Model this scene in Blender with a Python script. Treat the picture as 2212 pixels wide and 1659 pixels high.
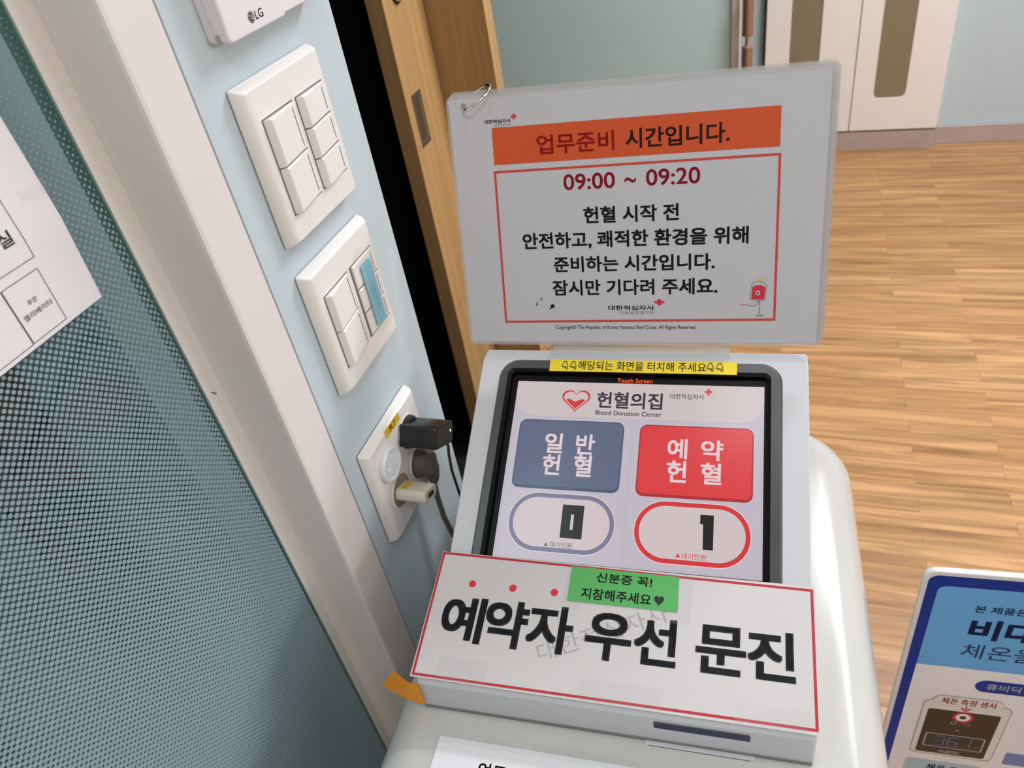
import bpy, bmesh, math
from mathutils import Vector, Matrix

C = bpy.context.scene.collection
for o in list(bpy.data.objects):
    bpy.data.objects.remove(o, do_unlink=True)

# ------------------------------------------------------------------ camera, world, lights, exposure
EYE = 1.45                                   # camera height above the floor (m)
cam_d = bpy.data.cameras.new('camera')
cam = bpy.data.objects.new('camera', cam_d)
C.objects.link(cam)
RX = (0.943071852165676, 0.29376587298715984, -0.15593939053649447)
RU = (-0.06435524717847377, 0.6211849705059078, 0.781017051400398)
RF = (-0.32630336163361695, 0.7265196792143116, -0.6047274360411761)
cam.matrix_world = Matrix(((RX[0], RU[0], -RF[0], 0), (RX[1], RU[1], -RF[1], 0), (RX[2], RU[2], -RF[2], EYE), (0, 0, 0, 1)))
cam_d.sensor_fit = 'HORIZONTAL'
cam_d.sensor_width = 36.0
cam_d.lens = 36.0 * 1660.277 / 2212.0
cam_d.clip_start = 0.02
cam_d.dof.use_dof = True
cam_d.dof.focus_distance = 0.62
cam_d.dof.aperture_fstop = 13.0
bpy.context.scene.camera = cam

w = bpy.data.worlds.new('world')
bpy.context.scene.world = w
w.use_nodes = True
w.node_tree.nodes['Background'].inputs[0].default_value = (0.9, 0.95, 1.0, 1)
w.node_tree.nodes['Background'].inputs[1].default_value = 0.05

vs = bpy.context.scene.view_settings
vs.view_transform = 'Standard'
vs.look = 'None'
vs.gamma = 1.0
vs.exposure = -0.12


def lamp(name, loc, power, sx, sy, color=(1, 0.96, 0.9), rot=(0, 0, 0)):
    d = bpy.data.lights.new(name, 'AREA')
    d.shape = 'RECTANGLE'
    d.size, d.size_y, d.energy, d.color = sx, sy, power, color
    o = bpy.data.objects.new(name, d)
    o.location = loc
    o.rotation_euler = rot
    C.objects.link(o)
    return o


CEIL = 2.55
TONE = (0.955, 0.99, 1.03)
lamp('ceiling_area_light', (0.02, 0.42, CEIL - 0.02), 2.0, 0.16, 0.16, TONE)
lamp('ceiling_area_light', (1.15, 1.60, CEIL - 0.02), 5.0, 0.6, 0.6, TONE)
lamp('ceiling_area_light', (2.10, 0.40, CEIL - 0.02), 7.0, 0.8, 0.8, TONE)
lamp('ceiling_area_light', (0.42, -0.50, CEIL - 0.02), 7.5, 0.4, 0.4, TONE)  # added fill for the jamb beside the kiosk, no known fixture
lamp('ceiling_area_light', (1.05, -1.50, CEIL - 0.02), 9.0, 0.6, 0.6, TONE)
lamp('ceiling_area_light', (0.75, 1.95, CEIL - 0.02), 56.0, 0.8, 0.3, (0.93, 0.99, 1.07))
lamp('side_fill_light', (3.05, 0.85, 1.75), 25.0, 0.6, 1.3, TONE, (0, math.radians(90), 0))  # added low light from the right; no window is built here
lamp('ceiling_area_light', (-0.58, -0.20, CEIL - 0.02), 12.0, 0.22, 0.8, (0.88, 0.95, 1.0))  # added to brighten the space behind the dotted glass

# ------------------------------------------------------------------ materials


def srgb(r, g, b):
    def f(c):
        c /= 255.0
        return c / 12.92 if c <= 0.04045 else ((c + 0.055) / 1.055) ** 2.4
    return (f(r), f(g), f(b), 1.0)


def mat(name, col, rough=0.5, metal=0.0, coat=0.0, noise=0.04, nscale=60.0, bump=0.0, emis=None, estr=1.0, alpha=1.0, spec=0.5):
    m = bpy.data.materials.new(name)
    m.use_nodes = True
    nt = m.node_tree
    p = nt.nodes['Principled BSDF']
    c = srgb(*col)
    p.inputs['Roughness'].default_value = rough
    p.inputs['Metallic'].default_value = metal
    p.inputs['Specular IOR Level'].default_value = spec
    p.inputs['Coat Weight'].default_value = coat
    p.inputs['Coat Roughness'].default_value = 0.06
    p.inputs['Alpha'].default_value = alpha
    tc = nt.nodes.new('ShaderNodeTexCoord')
    nz = nt.nodes.new('ShaderNodeTexNoise')
    nz.inputs['Scale'].default_value = nscale
    nz.inputs['Detail'].default_value = 4
    nt.links.new(tc.outputs['Object'], nz.inputs['Vector'])
    rmp = nt.nodes.new('ShaderNodeMix')
    rmp.data_type = 'RGBA'
    rmp.inputs[6].default_value = tuple(v * (1 - noise) for v in c[:3]) + (1,)
    rmp.inputs[7].default_value = tuple(min(1, v * (1 + noise)) for v in c[:3]) + (1,)
    nt.links.new(nz.outputs['Fac'], rmp.inputs[0])
    nt.links.new(rmp.outputs[2], p.inputs['Base Color'])
    if bump:
        b = nt.nodes.new('ShaderNodeBump')
        b.inputs['Strength'].default_value = bump
        b.inputs['Distance'].default_value = 0.002
        nt.links.new(nz.outputs['Fac'], b.inputs['Height'])
        nt.links.new(b.outputs['Normal'], p.inputs['Normal'])
    if emis:
        p.inputs['Emission Color'].default_value = srgb(*emis)
        p.inputs['Emission Strength'].default_value = estr
    return m


def lit(name, col, k=1.0):
    """a lit display colour: black glass that emits"""
    return mat(name, (8, 8, 9), rough=0.22, emis=col, estr=k * 1.08, spec=0.2)


def wood(name, c1, c2, c3, axis, rough=0.45):
    m = bpy.data.materials.new(name)
    m.use_nodes = True
    nt = m.node_tree
    p = nt.nodes['Principled BSDF']
    p.inputs['Roughness'].default_value = rough
    tc = nt.nodes.new('ShaderNodeTexCoord')
    mp = nt.nodes.new('ShaderNodeMapping')
    s = [70, 70, 70]
    s[axis] = 3.0
    mp.inputs['Scale'].default_value = s
    nz = nt.nodes.new('ShaderNodeTexNoise')
    nz.inputs['Scale'].default_value = 1.0
    nz.inputs['Detail'].default_value = 6
    nz.inputs['Distortion'].default_value = 0.4
    cr = nt.nodes.new('ShaderNodeValToRGB')
    e = cr.color_ramp.elements
    e[0].position, e[0].color = 0.3, srgb(*c1)
    e[1].position, e[1].color = 0.7, srgb(*c3)
    n = e.new(0.5)
    n.color = srgb(*c2)
    nt.links.new(tc.outputs['Object'], mp.inputs['Vector'])
    nt.links.new(mp.outputs['Vector'], nz.inputs['Vector'])
    nt.links.new(nz.outputs['Fac'], cr.inputs['Fac'])
    nt.links.new(cr.outputs['Color'], p.inputs['Base Color'])
    return m


def floor_mat():
    m = bpy.data.materials.new('floor_planks')
    m.use_nodes = True
    nt = m.node_tree
    L = nt.links.new
    p = nt.nodes['Principled BSDF']
    p.inputs['Roughness'].default_value = 0.42
    tc = nt.nodes.new('ShaderNodeTexCoord')
    br = nt.nodes.new('ShaderNodeTexBrick')
    br.offset, br.offset_frequency = 0.37, 2
    br.squash = 1.0
    br.inputs['Scale'].default_value = 1.0
    br.inputs['Mortar Size'].default_value = 0.0006
    br.inputs['Mortar Smooth'].default_value = 0.2
    br.inputs['Brick Width'].default_value = 0.52
    br.inputs['Row Height'].default_value = 0.046
    br.inputs['Color1'].default_value = srgb(192, 142, 90)
    br.inputs['Color2'].default_value = srgb(212, 164, 112)
    br.inputs['Mortar'].default_value = srgb(168, 120, 76)
    L(tc.outputs['Object'], br.inputs['Vector'])
    mp = nt.nodes.new('ShaderNodeMapping')
    mp.inputs['Scale'].default_value = (2.6, 42, 1)
    L(tc.outputs['Object'], mp.inputs['Vector'])
    # each strip gets its own grain: shift the grain by the strip colour
    add = nt.nodes.new('ShaderNodeVectorMath')
    add.operation = 'MULTIPLY_ADD'
    L(br.outputs['Color'], add.inputs[0])
    add.inputs[1].default_value = (37, 51, 13)
    L(mp.outputs['Vector'], add.inputs[2])
    nz = nt.nodes.new('ShaderNodeTexNoise')
    nz.inputs['Scale'].default_value = 1.0
    nz.inputs['Detail'].default_value = 5
    nz.inputs['Distortion'].default_value = 0.8
    L(add.outputs['Vector'], nz.inputs['Vector'])
    cr = nt.nodes.new('ShaderNodeValToRGB')
    e = cr.color_ramp.elements
    e[0].position, e[0].color = 0.30, (0.50, 0.43, 0.36, 1)
    e[1].position, e[1].color = 0.66, (1.10, 1.08, 1.04, 1)
    L(nz.outputs['Fac'], cr.inputs['Fac'])
    mx = nt.nodes.new('ShaderNodeMix')
    mx.data_type = 'RGBA'
    mx.blend_type = 'MULTIPLY'
    mx.inputs[0].default_value = 1.0
    L(br.outputs['Color'], mx.inputs[6])
    L(cr.outputs['Color'], mx.inputs[7])
    L(mx.outputs[2], p.inputs['Base Color'])
    return m


def thin_fresnel(nt):
    """reflectance of a thin clear sheet, the same from either side"""
    lw = nt.nodes.new('ShaderNodeLayerWeight')
    lw.inputs[0].default_value = 0.5
    p5 = nt.nodes.new('ShaderNodeMath')
    p5.operation = 'POWER'
    p5.inputs[1].default_value = 5.0
    nt.links.new(lw.outputs['Facing'], p5.inputs[0])
    k = nt.nodes.new('ShaderNodeMath')
    k.operation = 'MULTIPLY_ADD'
    k.inputs[1].default_value = 0.95
    k.inputs[2].default_value = 0.045
    nt.links.new(p5.outputs[0], k.inputs[0])
    return k.outputs[0]


def dot_glass():
    """glass pane printed with a staggered grid of frosted dots that grow towards the floor"""
    m = bpy.data.materials.new('dotted_glass')
    m.use_nodes = True
    nt = m.node_tree
    L = nt.links.new
    for n in list(nt.nodes):
        nt.nodes.remove(n)
    out = nt.nodes.new('ShaderNodeOutputMaterial')
    tc = nt.nodes.new('ShaderNodeTexCoord')
    sp = nt.nodes.new('ShaderNodeSeparateXYZ')
    L(tc.outputs['Object'], sp.inputs[0])

    def M(op, a, b=None, c=None, clamp=False):
        n = nt.nodes.new('ShaderNodeMath')
        n.operation = op
        n.use_clamp = clamp
        for i, v in enumerate((a, b, c)):
            if v is None:
                continue
            if isinstance(v, (int, float)):
                n.inputs[i].default_value = v
            else:
                L(v, n.inputs[i])
        return n.outputs[0]
    A, B = 0.00506, 0.00484
    y0, z0 = 0.2074, EYE - 0.2152

    def cell(dy, dz):
        u = M('SUBTRACT', sp.outputs['Y'], y0 + dy)
        v = M('SUBTRACT', sp.outputs['Z'], z0 + dz)
        u = M('PINGPONG', u, A / 2)
        v = M('PINGPONG', v, B / 2)
        return M('SQRT', M('ADD', M('MULTIPLY', u, u), M('MULTIPLY', v, v)))
    d = M('MINIMUM', cell(0, 0), cell(A / 2, B / 2))
    # radius 1.05 mm at eye-0.156, growing 2.9 mm per metre of drop
    drop = M('SUBTRACT', EYE - 0.156, sp.outputs['Z'])
    r = M('MINIMUM', M('MULTIPLY_ADD', drop, 0.008, 0.00105), M('MULTIPLY_ADD', drop, 0.0023, 0.00117))
    r = M('MAXIMUM', M('MINIMUM', r, 0.0021), 0.0004)
    e = M('SUBTRACT', r, d)
    e = M('MULTIPLY_ADD', e, 4500.0, 0.5, True)
    # the clear band along the pane's upright edge carries no dots
    clear = M('LESS_THAN', sp.outputs['Y'], 0.3262)
    e = M('MULTIPLY', e, clear)
    dots = nt.nodes.new('ShaderNodeBsdfPrincipled')
    dots.inputs['Base Color'].default_value = srgb(132, 154, 162)
    dots.inputs['Roughness'].default_value = 0.6
    tr = nt.nodes.new('ShaderNodeBsdfTransparent')
    tr.inputs[0].default_value = (0.62, 0.74, 0.74, 1)
    gl = nt.nodes.new('ShaderNodeBsdfGlossy')
    gl.inputs['Roughness'].default_value = 0.02
    fr = thin_fresnel(nt)
    g = nt.nodes.new('ShaderNodeMixShader')
    L(fr, g.inputs[0])
    L(tr.outputs[0], g.inputs[1])
    L(gl.outputs[0], g.inputs[2])
    mx = nt.nodes.new('ShaderNodeMixShader')
    L(e, mx.inputs[0])
    L(g.outputs[0], mx.inputs[1])
    L(dots.outputs[0], mx.inputs[2])
    L(mx.outputs[0], out.inputs[0])
    return m


def clear_film(name, tint=(0.97, 0.97, 0.97), haze=0.12, hcol=(225, 225, 228), rough=0.08):
    m = bpy.data.materials.new(name)
    m.use_nodes = True
    nt = m.node_tree
    L = nt.links.new
    for n in list(nt.nodes):
        nt.nodes.remove(n)
    out = nt.nodes.new('ShaderNodeOutputMaterial')
    tr = nt.nodes.new('ShaderNodeBsdfTransparent')
    tr.inputs[0].default_value = tint + (1,)
    p = nt.nodes.new('ShaderNodeBsdfPrincipled')
    p.inputs['Base Color'].default_value = srgb(*hcol)
    p.inputs['Roughness'].default_value = rough
    fr = thin_fresnel(nt)
    ad = nt.nodes.new('ShaderNodeMath')
    ad.operation = 'ADD'
    ad.inputs[1].default_value = haze
    L(fr, ad.inputs[0])
    mx = nt.nodes.new('ShaderNodeMixShader')
    L(ad.outputs[0], mx.inputs[0])
    L(tr.outputs[0], mx.inputs[1])
    L(p.outputs[0], mx.inputs[2])
    L(mx.outputs[0], out.inputs[0])
    return m


M = dict(
    wall=mat('pale_blue_paint', (190, 203, 208), 0.5, noise=0.015, nscale=8),
    wall_teal=mat('teal_wall_panel', (190, 212, 210), 0.22, noise=0.02, nscale=3),
    white_wall=mat('white_paint', (228, 226, 222), 0.6, noise=0.02),
    ceiling=mat('ceiling_white', (235, 235, 232), 0.8),
    jamb=mat('white_jamb_paint', (222, 215, 210), 0.42, noise=0.02, nscale=25),
    seal=mat('green_grey_seal', (104, 132, 122), 0.4),
    black=mat('painted_darkness', (5, 5, 6), 0.9),  # darkness of the unlit room put into the colour
    backroom=mat('back_room_teal', (132, 168, 178), 0.6, noise=0.05, nscale=3),
    post=mat('navy_post', (30, 32, 48), 0.5),
    wood_door=wood('light_wood_veneer', (172, 134, 86), (182, 143, 94), (190, 151, 102), 2),
    nickel=mat('brushed_nickel', (150, 140, 128), 0.35, metal=0.9, noise=0.08, nscale=200),
    nickel_dark=mat('handle_recess', (88, 74, 58), 0.5, metal=0.4),
    floor=floor_mat(),
    steel=mat('steel_skirting', (196, 182, 180), 0.3, metal=0.45, noise=0.12, nscale=18),
    cream=mat('cream_lacquer', (240, 231, 225), 0.35, noise=0.015),
    olive=mat('olive_glass', (136, 122, 94), 0.2, noise=0.03),
    dark=mat('dark_gap', (26, 26, 28), 0.7),
    beige=mat('beige_post', (232, 222, 214), 0.4),
    copper=mat('copper_grip', (170, 128, 104), 0.35, metal=0.6, noise=0.1, nscale=30),
    chrome=mat('chrome', (226, 224, 220), 0.12, metal=1.0, noise=0.01),
    plastic=mat('switch_plastic', (232, 227, 222), 0.28, noise=0.01, spec=0.5),
    plastic_w=mat('thermostat_plastic', (226, 220, 222), 0.35, noise=0.01),
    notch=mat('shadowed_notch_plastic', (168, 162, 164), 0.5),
    slit=mat('grey_indicator', (112, 104, 98), 0.5),
    ink=mat('black_ink', (26, 25, 28), 0.55, noise=0.08, nscale=300),
    ink_soft=mat('soft_black_ink', (52, 50, 50), 0.55),
    grey_ink=mat('grey_ink', (140, 138, 138), 0.6),
    logo_dark=mat('logo_plum', (52, 40, 46), 0.4),
    cap_white=mat('white_socket_cap', (228, 228, 232), 0.25, coat=0.3, noise=0.01),
    usb_white=mat('aged_white_plastic', (214, 204, 190), 0.4, noise=0.02),
    socket=mat('socket_well', (150, 132, 116), 0.5),
    black_pl=mat('black_plastic', (20, 19, 20), 0.32, noise=0.1),
    black_face=mat('charger_end_plastic', (62, 54, 48), 0.35),
    grey_pl=mat('grey_plug_rubber', (96, 90, 84), 0.5, noise=0.05),
    led=mat('amber_led', (255, 200, 80), 0.4, emis=(255, 214, 120), estr=6),
    tape_yellow=mat('yellow_label_tape', (226, 182, 40), 0.4, noise=0.03),
    yellow=mat('yellow_label_strip', (238, 206, 32), 0.4, noise=0.03),
    tape_blue=mat('blue_label_tape', (120, 186, 204), 0.4, noise=0.03),
    tape_clear=clear_film('clear_tape', tint=(0.985, 0.985, 0.985), haze=0.0, rough=0.12),
    kiosk=mat('kiosk_white_plastic', (200, 198, 200), 0.38, noise=0.015, nscale=400),
    shell=mat('glossy_cream_shell', (198, 195, 189), 0.16, coat=0.35, noise=0.01),
    bezel=mat('charcoal_bezel', (62, 62, 64), 0.3, noise=0.06, nscale=500),
    bezel_in=mat('black_screen_border', (6, 5, 6), 0.35, spec=0.15),
    navy=mat('navy_slot_sticker', (20, 22, 66), 0.4),
    groove=mat('grey_seam_rubber', (128, 126, 124), 0.6),
    paper=mat('white_paper', (226, 224, 226), 0.45, coat=0.25, noise=0.01),
    paper_a4=mat('laminated_white_paper', (222, 221, 226), 0.45, coat=0.35, noise=0.01),
    banner=mat('banner_white_card', (202, 194, 192), 0.55, coat=0.0, noise=0.01),
    film=clear_film('laminate_film', haze=0.28, hcol=(214, 208, 206)),
    acrylic=clear_film('acrylic', tint=(0.975, 0.98, 0.975), haze=0.16, hcol=(228, 230, 228)),
    orange=mat('orange_red_ink', (208, 76, 16), 0.5, coat=0.12, noise=0.03),
    red_frame=mat('red_frame_ink', (206, 60, 44), 0.45, coat=0.3),
    crimson=mat('crimson_ink', (198, 28, 62), 0.45),
    darkred=mat('dark_red_ink', (200, 28, 26), 0.45),
    brown_ink=mat('dark_brown_ink', (62, 24, 12), 0.45),
    cross=mat('red_cross_ink', (206, 34, 58), 0.45),
    red_border=mat('red_border_ink', (182, 24, 38), 0.45),
    dot_red=mat('red_dot_ink', (208, 30, 56), 0.45),
    green=mat('green_note_paper', (84, 168, 88), 0.55, noise=0.03),
    orange_tab=mat('orange_sticky_paper', (244, 152, 34), 0.6, noise=0.03),
    p_navy=mat('poster_navy', (0, 50, 150), 0.4, spec=0.2),
    p_sky=mat('poster_sky_blue', (104, 174, 232), 0.4, noise=0.02, spec=0.2),
    p_text=mat('poster_navy_text', (20, 50, 104), 0.4, spec=0.2),
    p_white=mat('poster_white', (238, 236, 242), 0.4, spec=0.2),
    p_pale=mat('poster_pale_blue', (176, 200, 212), 0.4, spec=0.2),
    p_slate=mat('poster_slate_blue', (112, 132, 190), 0.4),
    p_edge=mat('poster_board_edge', (226, 224, 226), 0.35),
    p_black=mat('poster_black', (38, 28, 24), 0.35),
    p_line=mat('poster_grey_line', (170, 166, 172), 0.4),
    p_lcd=mat('poster_lcd_blue', (82, 110, 160), 0.4),
    s_base=lit('screen_base', (188, 180, 190), 1.0),
    s_col=lit('screen_column', (190, 183, 194), 1.0),
    s_head=lit('screen_header', (202, 188, 189), 1.0),
    s_blue=lit('screen_blue', (96, 104, 130), 1.0),
    s_blue_d=lit('screen_blue_edge', (78, 88, 112), 1.0),
    s_red=lit('screen_red', (216, 62, 66), 1.0),
    s_red_d=lit('screen_red_edge', (170, 48, 50), 1.0),
    s_white=lit('screen_white', (224, 204, 208), 1.0),
    s_pill=lit('screen_counter_white', (206, 191, 193), 1.0),
    s_ring=lit('screen_ring_blue', (118, 120, 146), 1.0),
    s_ringr=lit('screen_ring_red', (208, 56, 58), 1.0),
    s_black=lit('screen_black', (34, 32, 30), 1.0),
    s_ink=lit('screen_dark_ink', (64, 56, 66), 1.0),
    s_grey=lit('screen_grey_ink', (110, 104, 108), 1.0),
    s_led=lit('screen_led_orange', (255, 90, 40), 1.6),
)

# ------------------------------------------------------------------ mesh building helpers


def rrect(x0, y0, x1, y1, r, n=6):
    """rounded rectangle outline, counter-clockwise; r may be a number or (bl, br, tr, tl)"""
    rs = (r,) * 4 if isinstance(r, (int, float)) else r
    pts = []
    for (cx, cy, a0, rr) in ((x0, y0, 180, rs[0]), (x1, y0, 270, rs[1]), (x1, y1, 0, rs[2]), (x0, y1, 90, rs[3])):
        sx = 1 if cx == x0 else -1
        sy = 1 if cy == y0 else -1
        for i in range(n + 1):
            a = math.radians(a0 + 90.0 * i / n)
            pts.append((cx + sx * rr + rr * math.cos(a), cy + sy * rr + rr * math.sin(a)))
    return pts


def circle(cx, cy, r, n=32, ry=None):
    ry = r if ry is None else ry
    return [(cx + r * math.cos(2 * math.pi * i / n), cy + ry * math.sin(2 * math.pi * i / n)) for i in range(n)]


class MB:
    def __init__(self, xf=None):
        self.v, self.f, self.m, self.sm = [], [], [], []
        self.mats = []
        self.xf = xf or (lambda p: p)

    def mi(self, m):
        if m not in self.mats:
            self.mats.append(m)
        return self.mats.index(m)

    def add(self, verts, faces, m, smooth=False):
        b = len(self.v)
        self.v += [tuple(self.xf(p)) for p in verts]
        i = self.mi(m)
        for f in faces:
            self.f.append(tuple(b + k for k in f))
            self.m.append(i)
            self.sm.append(smooth)

    def flat(self, pts, h, m):
        self.add([(x, y, h) for x, y in pts], [tuple(range(len(pts)))], m)

    def ring(self, outer, inner, h, m):
        n = len(outer)
        self.add([(x, y, h) for x, y in outer] + [(x, y, h) for x, y in inner],
                 [(i, (i + 1) % n, n + (i + 1) % n, n + i) for i in range(n)], m)

    def loft(self, loops, m, cap0=True, cap1=True, smooth=True, close=False):
        n = len(loops[0])
        vs_ = [p for l in loops for p in l]
        fs = []
        k = len(loops)
        for j in range(k if close else k - 1):
            a, b = j * n, ((j + 1) % k) * n
            for i in range(n):
                fs.append((a + i, a + (i + 1) % n, b + (i + 1) % n, b + i))
        self.add(vs_, fs, m, smooth)
        if cap0 and not close:
            self.add(loops[0], [tuple(reversed(range(n)))], m)
        if cap1 and not close:
            self.add(loops[-1], [tuple(range(n))], m)

    def slab(self, pts, h0, h1, m, edge=0.0, smooth=False):
        """outline extruded from h0 to h1 (with a small chamfer at the top)"""
        loops = [[(x, y, h0) for x, y in pts]]
        if edge:
            cx = sum(p[0] for p in pts) / len(pts)
            cy = sum(p[1] for p in pts) / len(pts)
            loops.append([(x, y, h1 - edge) for x, y in pts])
            q = []
            for x, y in pts:
                q.append((x - edge * (1 if x > cx else -1), y - edge * (1 if y > cy else -1), h1))
            loops.append(q)
        else:
            loops.append([(x, y, h1) for x, y in pts])
        self.loft(loops, m, smooth=smooth)

    def box(self, x0, x1, y0, y1, z0, z1, m, bev=0.0):
        if not bev:
            vs_ = [(x, y, z) for z in (z0, z1) for y in (y0, y1) for x in (x0, x1)]
            self.add(vs_, [(0, 2, 3, 1), (4, 5, 7, 6), (0, 1, 5, 4), (2, 6, 7, 3), (0, 4, 6, 2), (1, 3, 7, 5)], m)
            return
        bm = bmesh.new()
        bmesh.ops.create_cube(bm, size=1.0)
        for v in bm.verts:
            v.co = Vector((x0 + (v.co.x + .5) * (x1 - x0), y0 + (v.co.y + .5) * (y1 - y0), z0 + (v.co.z + .5) * (z1 - z0)))
        bmesh.ops.bevel(bm, geom=list(bm.edges), offset=bev, segments=3, profile=0.5, affect='EDGES')
        bm.verts.index_update()
        self.add([tuple(v.co) for v in bm.verts], [tuple(v.index for v in f.verts) for f in bm.faces], m)
        bm.free()

    def tube(self, path, r, m, n=12, caps=True):
        path = [Vector(p) for p in path]
        loops = []
        up = Vector((0, 0, 1))
        prev = None
        for i, p in enumerate(path):
            t = (path[min(i + 1, len(path) - 1)] - path[max(i - 1, 0)]).normalized()
            if prev is None:
                a = up if abs(t.dot(up)) < 0.9 else Vector((1, 0, 0))
                u = t.cross(a).normalized()
            else:
                u = (prev - t * prev.dot(t)).normalized()
            prev = u
            v = t.cross(u)
            rr = r[i] if isinstance(r, (list, tuple)) else r
            loops.append([tuple(p + u * rr * math.cos(2 * math.pi * k / n) + v * rr * math.sin(2 * math.pi * k / n)) for k in range(n)])
        self.loft(loops, m, caps, caps)

    def text(self, body, rect, h, m, bold=0.0):
        """lettering fitted to rect = (x0, top, x1, bottom); y is down in rect, up in the mesh"""
        vv, ff = glyphs(body)
        xs = [p[0] for p in vv]
        ys = [p[1] for p in vv]
        x0, yt, x1, yb = rect
        e = bold * (max(ys) - min(ys)) / max(1, body.count('\n') + 1)
        k = (yb - yt) / (max(ys) - min(ys)) * e
        x0, yt, x1, yb = x0 + k, yt + k, x1 - k, yb - k
        sx = (x1 - x0) / (max(xs) - min(xs))
        sy = (yb - yt) / (max(ys) - min(ys))
        for dx, dy in ([(k * i, k * j) for i in (-1, 0, 1) for j in (-1, 0, 1) if i or j] if bold > 0 else []) + [(0, 0)]:
            self.add([(x0 + (p[0] - min(xs)) * sx + dx, -yb + (p[1] - min(ys)) * sy + dy, h) for p in vv], ff, m)

    def build(self, name, parent=None, recalc=True):
        me = bpy.data.meshes.new(name)
        me.from_pydata(self.v, [], self.f)
        for m in self.mats:
            me.materials.append(m)
        for i, p in enumerate(me.polygons):
            p.material_index = self.m[i]
            p.use_smooth = self.sm[i]
        if recalc:
            bm = bmesh.new()
            bm.from_mesh(me)
            bmesh.ops.recalc_face_normals(bm, faces=bm.faces)
            bm.to_mesh(me)
            bm.free()
        if any(self.sm):
            me.set_sharp_from_angle(angle=math.radians(38))
        me.update()
        o = bpy.data.objects.new(name, me)
        C.objects.link(o)
        if parent is not None:
            o.parent = parent
        return o


_cache = {}


def glyphs(body, bold=0.0):
    k = (body, bold)
    if k not in _cache:
        c = bpy.data.curves.new('lettering', 'FONT')
        c.body = body
        c.size = 1.0
        c.offset = bold
        c.resolution_u = 4
        o = bpy.data.objects.new('lettering', c)
        C.objects.link(o)
        dg = bpy.context.evaluated_depsgraph_get()
        dg.update()
        me = bpy.data.meshes.new_from_object(o.evaluated_get(dg))
        _cache[k] = ([tuple(v.co)[:2] for v in me.vertices], [tuple(p.vertices) for p in me.polygons])
        bpy.data.objects.remove(o, do_unlink=True)
        bpy.data.meshes.remove(me)
        bpy.data.curves.remove(c)
    return _cache[k]


def empty(name, loc, label=None, cat=None, kind=None, group=None, mtx=None):
    o = bpy.data.objects.new(name, None)
    o.empty_display_size = 0.02
    C.objects.link(o)
    if mtx is not None:
        o.matrix_world = mtx
    else:
        o.location = loc
    tag(o, label, cat, kind, group)
    return o


def tag(o, label=None, cat=None, kind=None, group=None):
    if label:
        o['label'] = label
    if cat:
        o['category'] = cat
    if kind:
        o['kind'] = kind
    if group:
        o['group'] = group
    return o


def struct(mb, name, label=None, cat=None):
    o = mb.build(name)
    return tag(o, label, cat, 'structure')


def sh(pts, k=0.001):
    """mm, y down -> m, y up"""
    return [(x * k, -y * k) for x, y in pts]


def mm(r):
    return tuple(v * 0.001 for v in r)


def cross_pts(cx, cy, ax, ay, t=0.36):
    bx, by = ax * t, ay * t
    return [(cx - bx, cy - ay), (cx + bx, cy - ay), (cx + bx, cy - by), (cx + ax, cy - by), (cx + ax, cy + by), (cx + bx, cy + by),
            (cx + bx, cy + ay), (cx - bx, cy + ay), (cx - bx, cy + by), (cx - ax, cy + by), (cx - ax, cy - by), (cx - bx, cy - by)]


def cross(mb, cx, cy, ax, ay, h, m, t=0.36):
    bx, by = ax * t, ay * t
    mb.flat(sh([(cx - ax, cy - by), (cx + ax, cy - by), (cx + ax, cy + by), (cx - ax, cy + by)]), h, m)
    mb.flat(sh([(cx - bx, cy - ay), (cx + bx, cy - ay), (cx + bx, cy + ay), (cx - bx, cy + ay)]), h + 0.00002, m)


def R4(x0, y0, x1, y1):
    return [(x0, y0), (x1, y0), (x1, y1), (x0, y1)]


# ------------------------------------------------------------------ the setting
WX = -0.341
b = MB()
b.box(-1.6, 3.2, -2.2, 3.62, -0.05, 0.0, M['floor'])
struct(b, 'floor', 'warm wood-strip floor', 'floor')
b = MB()
b.box(-1.6, 3.2, -2.2, 3.62, CEIL, CEIL + 0.05, M['ceiling'])
struct(b, 'ceiling', 'white ceiling', 'ceiling')
b = MB()
b.box(-0.44, WX, 0.385, 0.565, 0, CEIL, M['wall'])
struct(b, 'wall_left', 'pale blue wall strip carrying the switches and outlet', 'wall')
b = MB()
b.box(-1.6, 3.2, 3.53, 3.62, 0, CEIL, M['wall'])
struct(b, 'wall_back', 'pale blue wall behind the cream cabinets', 'wall')
b = MB()
b.box(3.1, 3.2, -2.2, 3.53, 0, CEIL, M['white_wall'])
struct(b, 'wall_right', 'white wall on the far right of the room', 'wall')
b = MB()
b.box(-0.84, 3.1, -2.2, -2.1, 0, CEIL, M['white_wall'])
struct(b, 'wall_rear', 'white wall behind the viewer', 'wall')
# room behind the sliding door, its unlit darkness painted near-black
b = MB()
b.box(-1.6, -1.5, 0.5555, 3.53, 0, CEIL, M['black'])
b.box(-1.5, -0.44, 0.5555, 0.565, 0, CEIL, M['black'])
b.box(-1.5, -0.36, 0.566, 1.66, 0.001, 0.004, M['black'])  # near-black sheet painting the floor of the opening dark
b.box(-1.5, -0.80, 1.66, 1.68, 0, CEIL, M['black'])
struct(b, 'wall_inner', 'room behind the sliding door, its unlit darkness painted black', 'wall')
# wall of the space behind the dotted glass
b = MB()
b.box(-0.84, -0.75, -2.1, 0.555, 0, CEIL, M['backroom'])
b.box(-0.75, -0.441, 0.545, 0.555, 0, CEIL, M['backroom'])
b.box(-0.7495, -0.747, 0.342, 0.437, 0, CEIL, M['post'])
b.box(-0.7495, -0.747, 0.06, 0.20, 0, CEIL, M['post'])
struct(b, 'wall_behind_glass', 'teal wall with dark uprights seen through dotted glass', 'wall')

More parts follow.
